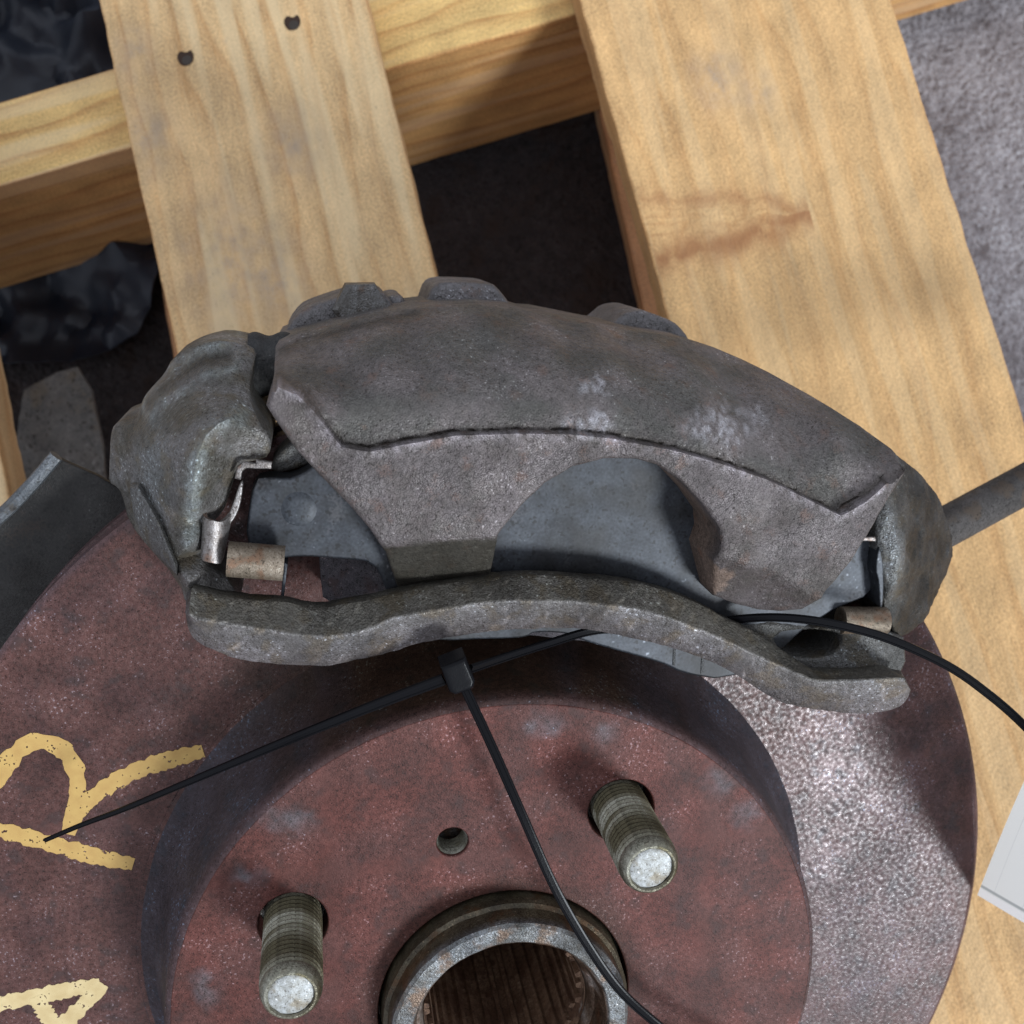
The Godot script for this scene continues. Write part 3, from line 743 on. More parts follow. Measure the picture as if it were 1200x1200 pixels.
# Sawn softwood seen from above: u runs along the board (w pixels), v across it. Lines of the year rings, streaks, grey stains, knots.
func wood(called: String, seed_: int, early: Color, late: Color, rings: float, wave: float, contrast: float, stain: float, sawn: float, knots: Array, stains: Array, w = 1792, h = 448) -> StandardMaterial3D:
	var f = FastNoiseLite.new()
	f.seed = seed_
	f.frequency = 1.0
	f.fractal_octaves = 3
	var fibre = field(w, 0.22, 2, seed_ + 1, FastNoiseLite.TYPE_SIMPLEX_SMOOTH, h)
	var blot = field(w, 0.012, 4, seed_ + 2, FastNoiseLite.TYPE_SIMPLEX_SMOOTH, h)
	var blot2 = field(w, 0.03, 4, seed_ + 3, FastNoiseLite.TYPE_SIMPLEX_SMOOTH, h)
	var d = PackedByteArray()
	d.resize(w * h * 3)
	var bump = PackedByteArray()
	bump.resize(w * h)
	var grey_c = Color(0.27, 0.225, 0.19)
	for y in h:
		for x in w:
			var i = y * w + x
			var u = x * 4.0 / w
			var t = float(y) / h
			var bend = f.get_noise_2d(u * 0.7, t * 1.6) * wave
			var dark_knot = 0.0
			for k in knots:   # a spike knot running in from the edge: k.x along, k.z its length
				var across = clampf((t - k.y) / k.z, 0.0, 1.4)
				var half = 0.085 * sqrt(maxf(0.0, 1.0 - across)) + 0.004
				var off = u - k.x + 0.06 * (1.0 - across) + 0.018 * f.get_noise_2d(u * 6.0 + 30.0, t * 6.0)
				var rim = (absf(off) - half) / (0.022 + 0.02 * absf(f.get_noise_2d(u * 14.0, t * 8.0)) + (0.02 if off > 0.0 else 0.0))
				if across < 1.1:
					dark_knot = maxf(dark_knot, exp(-rim * rim) * (0.95 if off > 0.0 else 0.6) * clampf(0.9 + f.get_noise_2d(u * 9.0, t * 9.0), 0.0, 1.0))
					if absf(off) < half:
						bend += (off / half) * 0.05
						dark_knot = maxf(dark_knot, clampf(0.16 + 0.5 * f.get_noise_2d(off * 60.0 + 7.0, across * 2.0), 0.0, 0.4))
				bend += 0.035 * signf(off) * exp(-absf(rim) * 0.25) * clampf(1.3 - across, 0.0, 1.0)
			var q = fposmod((t + bend) * rings, 1.0)
			var line = pow(q, 3.0) if q < 0.9 else (1.0 - q) * 7.3
			line *= contrast * (0.45 + 0.55 * f.get_noise_2d(u * 1.2 + 9.0, t * 5.0 + 4.0) + 0.3)
			var fib = f.get_noise_2d(u * 6.0, t * 130.0)
			var thread = f.get_noise_2d(u * 22.0 + 50.0, t * 260.0)
			var c = early.lerp(late, clampf(line + 0.26 * fib + 0.2 * thread, 0.0, 1.0))
			var tone = 1.0 + 0.16 * f.get_noise_2d(u * 0.8 + 3.0, t * 13.0) + (fibre[i] - 128) * 0.0024 + (blot[i] - 128) * 0.0013
			c = Color(c.r * tone, c.g * tone, c.b * tone)
			c = c.lerp(Color(0.72, 0.57, 0.34), clampf(f.get_noise_2d(u * 0.5 + 20.0, t * 7.0) * 1.6 - 0.1, 0.0, 0.15 if sawn > 0.9 else 0.45))
			var s = clampf((blot[i] / 255.0 * 0.65 + blot2[i] / 255.0 * 0.35 - 1.0 + stain) * 5.0, 0.0, 1.0) * 0.45
			for st in stains:   # smudges: along, across, size in millimetres
				var e = Vector2((u * 120.0 - st.x) * 0.7, t * 100.0 - st.y).length() / st.z
				if e < 1.0:
					s = maxf(s, (1.0 - e) * clampf(0.35 + (blot2[i] - 128) * 0.003 + (fibre[i] - 128) * 0.003 + 0.35 * f.get_noise_2d(u * 3.0 + 3.0, t * 9.0), 0.0, 0.75))
			c = c.lerp(grey_c, s)
			c = c.lerp(Color(0.27, 0.105, 0.035), dark_knot * 0.85)
			var speck = fibre[i] / 255.0 + (blot2[i] - 128) * 0.002
			if thread < -0.52:
				c = c.lerp(Color(0.2, 0.11, 0.05), clampf((-0.52 - thread) * 3.0, 0.0, 0.5))
			if speck > 0.90:
				c = c.lerp(Color(0.18, 0.12, 0.08), clampf((speck - 0.90) * 8.0, 0.0, 0.7))
			c = c.linear_to_srgb()
			d[3 * i] = byte_of(c.r)
			d[3 * i + 1] = byte_of(c.g)
			d[3 * i + 2] = byte_of(c.b)
			var saw = f.get_noise_2d(u * 26.0 + t * 22.0, t * 9.0 - u * 9.0) * sawn
			bump[i] = byte_of(0.5 + 0.16 * fib + 0.12 * thread - 0.12 * line + saw * 0.3 + (fibre[i] - 128) * 0.0008 * (0.4 + sawn))
	var m = StandardMaterial3D.new()
	m.resource_name = called
	m.albedo_color = Color(5, 5, 5).linear_to_srgb()
	m.albedo_texture = image_texture(d, w, h, Image.FORMAT_RGB8)
	m.roughness = 0.72
	m.heightmap_enabled = true
	m.heightmap_texture = image_texture(bump, w, h, Image.FORMAT_L8)
	m.heightmap_scale = 0.03
	m.vertex_color_use_as_albedo = true
	return m

# ------------------------------------------------------------------ ground and pallet
func make_ground():
	var floor_ = MeshInstance3D.new()
	floor_.name = "concrete_floor"
	var pm = PlaneMesh.new()
	pm.size = Vector2(12, 12)
	floor_.mesh = pm
	floor_.position = Vector3(0, -112, 0) * MM
	M.floor.albedo_color = Color.WHITE   # the plane carries no tint
	floor_.material_override = M.floor
	floor_.set_meta("kind", "structure")
	add_child(floor_)
	# dark grimy sheet with the under-pallet shade painted into its colour
	var outline = soften(PackedVector2Array([Vector2(-290, -330), Vector2(-60, -360), Vector2(120, -330), Vector2(150, -200), Vector2(140, 0), Vector2(160, 250), Vector2(-260, 260), Vector2(-330, -60)]), 2)
	var shade_sheet = MeshInstance3D.new()
	shade_sheet.name = "dirt_and_shade"
	shade_sheet.mesh = cast(outline, [], even(-111.0), even(-112.5), 14.0, 0.5, 0.3)
	shade_sheet.material_override = M.floor_shade_dirt
	shade_sheet.set_meta("kind", "structure")
	add_child(shade_sheet)
	# crumpled black plastic
	var crumple = func(x, z):
		return -96.0 + 16.0 * absf(noise_b.get_noise_2d(x * 0.35, z * 0.35)) + 22.0 * noise_b.get_noise_2d(x * 0.25 + 40.0, z * 0.25)
	var sheet = soften(PackedVector2Array([Vector2(-300, -340), Vector2(-150, -330), Vector2(-135, -240), Vector2(-160, -130), Vector2(-195, -112), Vector2(-300, -120)]), 1)
	var t = thing("plastic_sheet", "crumpled glossy black plastic sheet on the floor beneath the pallet", "plastic sheet")
	var under = func(x, z): return (crumple as Callable).call(x, z) - 0.6
	put("film", cast(sheet, [], crumple, under, 4.0, 0.2, 0.0), M.sheet, t)
	var scrap = soften(PackedVector2Array([Vector2(-215, -99), Vector2(-202, -107), Vector2(-187, -112), Vector2(-176, -68), Vector2(-178, -36), Vector2(-212, -30)]), 1)
	var c = thing("cardboard_scrap", "dusty grey cardboard scrap on the floor beside the black plastic", "cardboard")
	put("card", cast(scrap, [], even(-88.0), even(-90.0), 5.0, 0.5, 1.0), M.card, c)

# A sawn board from a to b (centre line of its top face), its edges eased and a little uneven.
func board(a: Vector3, b: Vector3, width: float, thick: float, seed_: int, wane = 0.6, shift = Vector2.ZERO, side_tint = Color(0.9, 0.82, 0.76)) -> ArrayMesh:
	var d = (b - a).normalized()
	var side = Vector3.UP.cross(d).normalized()
	var length = a.distance_to(b)
	var n = int(length / 3.0)
	var section = []
	var e = 1.0
	var k = 14
	for i in k + 1:
		section.append(Vector2(-width / 2 + e + (width - 2 * e) * i / k, 0))
	section.append_array([Vector2(width / 2 - 0.3, -0.3), Vector2(width / 2, -e), Vector2(width / 2, -thick * 0.5), Vector2(width / 2, -thick + e), Vector2(width / 2 - e, -thick), Vector2(0, -thick), Vector2(-width / 2 + e, -thick), Vector2(-width / 2, -thick + e), Vector2(-width / 2, -thick * 0.5), Vector2(-width / 2, -e), Vector2(-width / 2 + 0.3, -0.3)])
	var m = section.size()
	var v = PackedVector3Array()
	var uv = PackedVector2Array()
	var cols = PackedColorArray()
	var tri = PackedInt32Array()
	for i in n + 1:
		var at = a + d * length * i / n
		for j in m + 1:
			var q = section[j % m]
			var s = signf(q.x)
			var edge = clampf((absf(q.x) - width / 2 + 3.0) / 3.0, 0.0, 1.0)
			var jitter = 0.7 * wane * edge * (noise_b.get_noise_2d(i * 3.0 * 0.8 + seed_ * 77.0, s * 40.0) + 0.5 * noise_a.get_noise_2d(i * 3.0 + seed_ * 31.0, s * 40.0 + q.y))
			v.append(at + side * (q.x + s * jitter) + Vector3.UP * (q.y + 0.25 * noise_b.get_noise_2d(i * 2.0 + seed_ * 13.0, q.x)))
			var across = q.x + width / 2 if j <= k else (width + absf(q.y) if q.x > 0 else -absf(q.y))
			if j == m:
				across = 0.0
			cols.append(side_tint if j > k and j < m else Color.WHITE)
			uv.append(Vector2(length * i / n / 480.0 + shift.x, across / 100.0 + shift.y))
	for i in n:
		for j in m:
			var p = i * (m + 1) + j
			var q = p + m + 1
			tri.append_array(PackedInt32Array([p, p + 1, q + 1, p, q + 1, q]))
	for end in [0, n]:
		var first = end * (m + 1)
		for j in range(1, m - 1):
			tri.append_array(PackedInt32Array([first, first + j + 1, first + j] if end == 0 else [first, first + j, first + j + 1]))
	return finish(v, tri, 40.0, uv, cols)

func make_pallet():
	var t = thing("wooden_pallet", "pale pine shipping pallet carrying the rusty brake assembly", "pallet")
	var w_left = wood("streaky_pine_board", 10, Color(0.60, 0.40, 0.195), Color(0.40, 0.195, 0.06), 11.0, 0.10, 0.8, 0.20, 0.3, [], [Vector3(237, 24, 26), Vector3(248, 36, 18), Vector3(205, 52, 14), Vector3(160, 8, 10), Vector3(190, 6, 14)])
	var w_right = wood("rough_sawn_pine_board", 20, Color(0.575, 0.355, 0.155), Color(0.38, 0.18, 0.055), 7.0, 0.14, 0.6, 0.20, 1.0, [Vector3(1.87, 0.0, 0.48)], [Vector3(175, 36, 12), Vector3(182, 48, 8)])
	var w_beam = wood("ringed_pine_beam", 30, Color(0.66, 0.44, 0.165), Color(0.40, 0.18, 0.05), 11.0, 0.10, 1.0, 0.20, 0.2, [], [])
	var w_low = wood("brown_pine_board", 40, Color(0.62, 0.34, 0.17), Color(0.45, 0.22, 0.09), 5.0, 0.2, 0.7, 0.3, 0.5, [], [])
	# deck boards: left, right and the neighbours half out of the picture
	var d = Vector3(0.2455, 0, 0.9694)
	var left = Vector3(-105.2, 0, -213.0)
	var right = Vector3(61.8, 0, -209.8)
	put("deck_board", board(left - d * 150, left + d * 560, 87.5, 16, 1, 0.7), w_left, t, "streaky deck board with two nail holes under the left end of the caliper")
	put("deck_board", board(right - d * 150, right + d * 560, 98.5, 16, 2, 0.8), w_right, t, "rough sawn deck board with a knot under the right end of the caliper")
	var far_left = Vector3(-255.5, 0, -195)
	put("deck_board", board(far_left - d * 150, far_left + d * 560, 88, 16, 3, 0.6, Vector2(0.1, 0.2)), w_left, t)
	var far_right = Vector3(232, 0, -60)
	put("deck_board", board(far_right, far_right + d * 400, 96, 16, 4, 0.6, Vector2(0.5, 0.4)), w_right, t)
	# stringers
	var s = Vector3(0.9586, 0, -0.2847)
	for k in 2:
		var c = Vector3(-54.9 - 4.2, -16.4, -196.1 - 14.4) + Vector3(0.2847, 0, 0.9586) * (k * 420.0)
		put("stringer", board(c - s * 300, c + s * 330, 30, 78, 5 + k, 0.2, Vector2(0.2 * k, 0.1), Color(0.80, 0.66, 0.64)), w_beam, t)  # side faces tinted darker as painted shade, against the strong sun there
	# bottom boards
	for k in 2:
		var c = Vector3(21.3 + 46.0 - 196.0 * k, -94.8, -213.6)
		put("bottom_board", board(c - Vector3(0.2, 0, 0.98) * 150, c + Vector3(0.2, 0, 0.98) * 560, 88, 15, 8 + k, 0.6), w_low, t)
	# nail holes with the head sunk in
	for p in [Vector3(-120.4, 0.0, -192.9), Vector3(-84.9, 0.0, -204.6)]:
		var nail = put("nail", lathe([Vector2(0.01, 0.5), Vector2(1.4, 0.45), Vector2(1.7, 0.3), Vector2(1.7, 0.12)], 20), M.nail, t)
		nail.position = (p + Vector3(0.7, 0.0, 0.9)) * MM
		var ring = soften(PackedVector2Array([Vector2(-2.9, -0.6), Vector2(-1.6, -2.6), Vector2(0.4, -1.6), Vector2(1.8, -3.0), Vector2(3.0, -0.8), Vector2(2.4, 1.8), Vector2(0.2, 2.9), Vector2(-1.8, 2.2)]), 1)
		var gap = put("nail_hole", cast(ring, [], even(0.34), even(0.1), 0.8, 0.05, 0.0), M.hole, nail)
		gap.position = Vector3(-0.7, -0.06, -0.9) * MM

# ------------------------------------------------------------------ brake parts
func make_shield():
	var t = thing("splash_shield", "black sheet steel splash shield with its lit edge painted pale behind the disc", "splash shield", rotor_frame)
	put("plate", cast(soften(flat2(SHIELD)), [], even(-21.0), even(-22.5), 3.0, 0.4, 0.5), M.shield, t)
	put("rolled_edge", sweep(SHIELD_RIM, round_section(1.5, 10), 40, Vector3.UP), M.shield_rim, t)  # light along the rim painted as a paler metal than the plate

func stud_places(r: float) -> Array:
	var a = deg_to_rad(-60.6)
	var list = []
	for k in 4:
		list.append(Vector2(cos(a + k * PI / 2), sin(a + k * PI / 2)) * r)
	return list

func make_hub():
	var t = thing("wheel_hub", "dirty steel wheel hub with splined bore and threaded wheel studs", "wheel hub", rotor_frame)
	put("flange", lathe([Vector2(26, 18.6), Vector2(62, 18.6), Vector2(63, 17.6), Vector2(63, 9), Vector2(34, 8), Vector2(32, -66), Vector2(15, -67)], 64), M.hub, t)
	var lip_tint = func(q):
		var r = Vector2(q.x, q.z).length()
		var n = noise_b.get_noise_3dv(q * 2.0)
		var c = Color(0.72, 0.62, 0.42) if q.y < 34.0 else Color(1.25, 1.35, 1.45)
		if r < 20.8:
			c = Color(1.1, 0.72, 0.5).lerp(Color(2.0, 1.8, 1.7), clampf(n * 3.0, 0.0, 1.0))
		return Color(c.r * (1.0 + n), c.g * (1.0 + n), c.b * (1.0 + n))
	put("spigot", lathe([Vector2(17.3, 18), Vector2(17.6, 26), Vector2(18.4, 28.5), Vector2(19.2, 29.2), Vector2(20.0, 33.2), Vector2(20.5, 35.0), Vector2(21.1, 35.6), Vector2(24.4, 35.6), Vector2(25.1, 35.0), Vector2(25.3, 33), Vector2(25.5, 30.4), Vector2(26.3, 29.8), Vector2(26.6, 26), Vector2(26.9, 18.4)], 128, 30.0, 0, 0, 0.22, lip_tint), M.hub, t)
	# splines inside the bore
	for k in 34:
		var a = TAU * k / 34
		var c = Vector2(cos(a), sin(a))
		var s = Vector2(-c.y, c.x)
		var v = PackedVector3Array()
		for y in [24.0 + 1.2 * sin(k * 2.3), -60.0]:
			for q in [Vector2(17.4, -1.0), Vector2(15.9, -0.5), Vector2(15.9, 0.5), Vector2(17.4, 1.0)]:
				var p = c * (q.x - (0.0 if y < 0.0 else -0.8 * absf(q.y))) + s * q.y
				v.append(Vector3(p.x, y, p.y))
		var tri = PackedInt32Array([0, 1, 5, 0, 5, 4, 1, 2, 6, 1, 6, 5, 2, 3, 7, 2, 7, 6, 0, 2, 1, 0, 3, 2])
		put("spline_tooth", finish(v, tri, 20.0), M.bore, t)
	put("bore", lathe([Vector2(17.2, -66), Vector2(17.2, 20), Vector2(17.7, 27)], 64, 35.0, 0, 0, 0.2), M.bore, t)
	put("bore_plug", lathe([Vector2(0.01, -50), Vector2(18.8, -50)], 32), M.rubber, t)
	# studs: a thread of real grooves
	var thread = [Vector2(5.9, 12), Vector2(5.9, 24)]
	var y = 24.4
	while y < 46.2:
		thread.append_array([Vector2(5.3, y), Vector2(5.95, y + 0.45), Vector2(5.95, y + 0.65), Vector2(5.3, y + 1.15)])
		y += 1.3
	thread.append_array([Vector2(5.5, 46.4), Vector2(5.85, 46.8), Vector2(5.85, 47.4), Vector2(5.45, 48.6), Vector2(4.9, 49.2), Vector2(4.5, 49.3), Vector2(4.2, 48.9)])
	thread.reverse()
	var tip = [Vector2(0.01, 49.25), Vector2(2.0, 49.3), Vector2(3.7, 49.1), Vector2(4.35, 48.7)]
	var dirt_tint = func(q): return Color(1.25, 1.25, 1.2).lerp(Color(0.35, 0.30, 0.2), clampf(0.4 + 1.6 * noise_b.get_noise_2d(q.y * 3.0, atan2(q.z, q.x) * 2.0) + exp(-pow((q.y - 40.0) / 3.0, 2)) * 0.4, 0.0, 1.0))
	var thread_mesh = lathe(thread, 48, 25.0, 0, 0, 0.14, dirt_tint)
	var tip_mesh = lathe(tip, 24, 60.0, 0, 0, 0.45)
	for p in stud_places(50.3):
		var s = put("wheel_stud", thread_mesh, M.stud, t)
		s.position = Vector3(p.x, 0, p.y) * MM
		put("stud_end", tip_mesh, M.stud_tip, s)

func patch(q: Vector3, x: float, z: float, rx: float, rz: float) -> float:
	var d = Vector2((q.x - x) / rx, (q.z - z) / rz).length()
	return clampf(1.35 - d + 0.5 * noise_b.get_noise_2d(q.x * 2.0, q.z * 2.0), 0.0, 1.0)

func make_rotor():
	var t = thing("brake_disc", "rusty red brown brake disc with raised hat and yellow painted letters", "brake disc", rotor_frame)
	# friction face as rings of small cells
	var disc_tint = func(q):
		var r = Vector2(q.x, q.z).length()
		var n = noise_b.get_noise_2d(q.x, q.z)
		var c = Color(1, 1, 1).lerp(Color(0.80, 0.84, 0.90), clampf(n * 2.0, 0.0, 1.0))
		var score = 1.0 + 0.16 * noise_a.get_noise_2d(r * 3.0, 7.0) + 0.1 * noise_b.get_noise_2d(r * 5.0, q.x * 0.05)
		c = Color(c.r * score, c.g * score, c.b * score)
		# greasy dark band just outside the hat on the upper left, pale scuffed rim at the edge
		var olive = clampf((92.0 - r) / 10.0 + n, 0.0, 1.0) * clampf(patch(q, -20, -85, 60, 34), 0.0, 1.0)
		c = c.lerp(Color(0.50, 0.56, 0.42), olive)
		c = c.lerp(Color(1.4, 2.0, 2.5), clampf((r - 125.6) / 1.5, 0.0, 1.0) * 0.6)
		c = c.lerp(Color(c.r * 0.95, c.g * 1.4, c.b * 1.8), 0.6 * patch(q, 96, 0, 26, 60))  # bluish sheen painted around the highlight on the right side
		# whitish sun glint painted on the right
		var painted_glint = maxf(patch(q, 88, -36, 13, 17), 0.75 * patch(q, 84, -12, 8, 26))
		c = c.lerp(Color(2.6, 4.2, 5.0), painted_glint * clampf(0.42 + 2.4 * noise_a.get_noise_2d(q.x * 3.0, q.z * 3.0), 0.0, 0.95))
		return c
	var v = PackedVector3Array()
	var cols = PackedColorArray()
	var tri = PackedInt32Array()
	var sides = 360
	var radii = [79.0]
	while radii[-1] < 125.5:
		radii.append(radii[-1] + 1.2)
	var profile = []
	for r in radii:
		profile.append(Vector2(r, 0))
	profile.append_array([Vector2(126.2, -0.05), Vector2(126.9, -0.5), Vector2(127.5, -1.1), Vector2(127.5, -7), Vector2(126.6, -7.4), Vector2(126.4, -14.6), Vector2(127.5, -15), Vector2(127.5, -21), Vector2(126.5, -22), Vector2(80, -22), Vector2(78, -10), Vector2(78, -0.3)])
	put("friction_ring", lathe(profile, sides, 30.0, 0, 0, 0.05, disc_tint), M.ring, t)
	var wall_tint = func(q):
		var c = Color(0.62, 1.15, 1.6).lerp(Color(0.50, 0.60, 0.45), patch(q, -10, -75, 60, 24))  # shade under the bar painted as a dark olive patch
		return c.lerp(Color(1.2, 1.5, 1.7), clampf((q.y - 24.0) / 2.0, 0.0, 1.0) * 0.6)  # bevel highlight painted as a paler bluish rim
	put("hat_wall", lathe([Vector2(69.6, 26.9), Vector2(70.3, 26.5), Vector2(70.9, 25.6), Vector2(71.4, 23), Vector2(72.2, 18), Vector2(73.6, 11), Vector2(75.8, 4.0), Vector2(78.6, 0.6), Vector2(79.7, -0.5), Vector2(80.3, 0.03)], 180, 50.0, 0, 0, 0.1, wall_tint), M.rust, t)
	var hat_tint = func(q):
		var n = noise_b.get_noise_2d(q.x * 1.4, q.z * 1.4)
		var c = Color(0.98, 0.86, 0.83).lerp(Color(1.18, 0.88, 0.82), clampf(0.4 + n * 2.0, 0.0, 1.0))
		for p in [[8.0, -64.5, 4.0, 2.2], [21.0, -62.0, 3.5, 2.2], [46.0, -48.0, 3.0, 3.5], [53.0, -40.0, 3.2, 3.2], [-45.0, -49.0, 6.0, 3.0], [-52.0, -37.0, 3.0, 2.2], [-62.0, -12.0, 2.6, 5.0], [-60.0, 2.0, 4.0, 2.0]]:
			c = c.lerp(Color(1.5, 3.4, 4.5), patch(q, p[0], p[1], p[2], p[3]) * clampf(0.45 + 0.8 * noise_a.get_noise_2d(q.x, q.z), 0.0, 0.8))
		var r = Vector2(q.x, q.z).length()
		c = c.lerp(Color(0.45, 0.42, 0.32), clampf((33.0 - r) / 5.0, 0.0, 1.0) * 0.6)
		return c
	var holes = [circle(27.3, 90)]
	for p in stud_places(50.3):
		holes.append(circle(7.1, 36, p.x, p.y))
	holes.append(circle(3.3, 24, -10.9, -40.0))
	holes.append(circle(3.3, 24, 10.9, 40.0))
	put("hat_face", cast(circle(69.7, 160), holes, even(27.0), even(20.0), 2.0, 0.35, 0.05, [], 50.0, hat_tint), M.rust, t)
	for p in [Vector2(-10.9, -40.0), Vector2(10.9, 40.0)]:
		var th = []
		for k in 5:
			th.append_array([Vector2(3.25, 26.2 - k * 1.2), Vector2(2.9, 25.7 - k * 1.2)])
		put("threaded_hole", lathe(th, 24, 20.0, p.x, p.y), M.stud, t)
	var vane = cast(PackedVector2Array([Vector2(-20, -2), Vector2(20, -2), Vector2(20, 2), Vector2(-20, 2)]), [], even(4.1), even(-4.1), 4.0, 0.2, 0.0)
	for k in 24:   # vanes between the two plates
		var a = TAU * k / 24
		var o = put("cooling_vane", vane, M.rust, t)
		o.transform = Transform3D(Basis(Vector3.UP, -a), Vector3(cos(a) * 103, -11, sin(a) * 103) * MM)
	# painted letters: R and A
	for s in [["letter_r", [LETTER_R_STEM, LETTER_R_BOWL, LETTER_R_LEG], M.paint, "yellow painted letter R"], ["letter_a", [LETTER_A_LONG, LETTER_A_SHORT, LETTER_A_BAR], M.pale_paint, "pale yellow painted letter A"]]:
		var k = 0
		for line in s[1]:
			put(s[0], stroke(line, 3.7, 0.07 + 0.012 * k), s[2], t, s[3])
			k += 1

# A flat brush stroke with ragged edges.
func stroke(points: Array, width: float, y: float) -> ArrayMesh:
	var line = resample3(points, 60)
	var v = PackedVector3Array()
	var tri = PackedInt32Array()
	for i in 60:
		var d = (line[mini(i + 1, 59)] - line[maxi(i - 1, 0)]).normalized()
		var side = Vector3(-d.z, 0, d.x)
		var cap = minf(1.0, 0.8 + 0.1 * minf(i, 59 - i))
		for s in 5:
			var f = s / 4.0 * 2.0 - 1.0
			var p = line[i] + side * f * width * 0.5 * cap
			p += side * f * (0.25 * noise_a.get_noise_2d(i * 2.0, f * 9.0) + 0.7 * noise_b.get_noise_2d(i * 4.0, width * 9.0))
			p.y = y
			v.append(p)
	for i in 59:
		for s in 4:
			var a = i * 5 + s
			tri.append_array(PackedInt32Array([a, a + 1, a + 6, a, a + 6, a + 5]))
	return finish(v, tri, 180.0)

func make_pads():
	var t = thing("brake_pad", "blue grey backed brake pad clamped under the caliper fingers", "brake pad", rotor_frame)
	var smudge = func(q):
		var n = noise_b.get_noise_2d(q.x * 0.9, q.z * 0.9) + 0.5 * noise_b.get_noise_2d(q.x * 3.0, q.z * 3.0)
		return Color(0.95, 0.95, 0.97).lerp(Color(0.55, 0.50, 0.46), clampf(0.35 + 1.8 * n, 0.0, 1.0))
	put("backing_plate", cast(soften(flat2(PAD_PLATE)), [], even(16.0), even(10.6), 1.6, 0.6, 0.05, [], 50.0, smudge), M.plate, t)
	put("friction_block", cast(soften(flat2(PAD_FRICTION)), [], even(10.4), even(0.4), 2.5, 0.5, 0.1), M.friction, t)
	var c = PAD_RIVET[0]
	put("rivet", lathe([Vector2(0.01, 16.45), Vector2(1.8, 16.42), Vector2(2.8, 16.25), Vector2(3.6, 15.95)], 32, 60.0, c.x, c.z), M.plate, t)
	for p in PAD_NOTCH:
		put("notch", cast(PackedVector2Array([Vector2(p.x - 0.3, p.z - 6), Vector2(p.x + 0.3, p.z - 6), Vector2(p.x + 0.3, p.z + 1.5), Vector2(p.x - 0.3, p.z + 1.5)]), [], even(16.1), even(15.0), 1.0, 0.05, 0.0), M.tie, t)

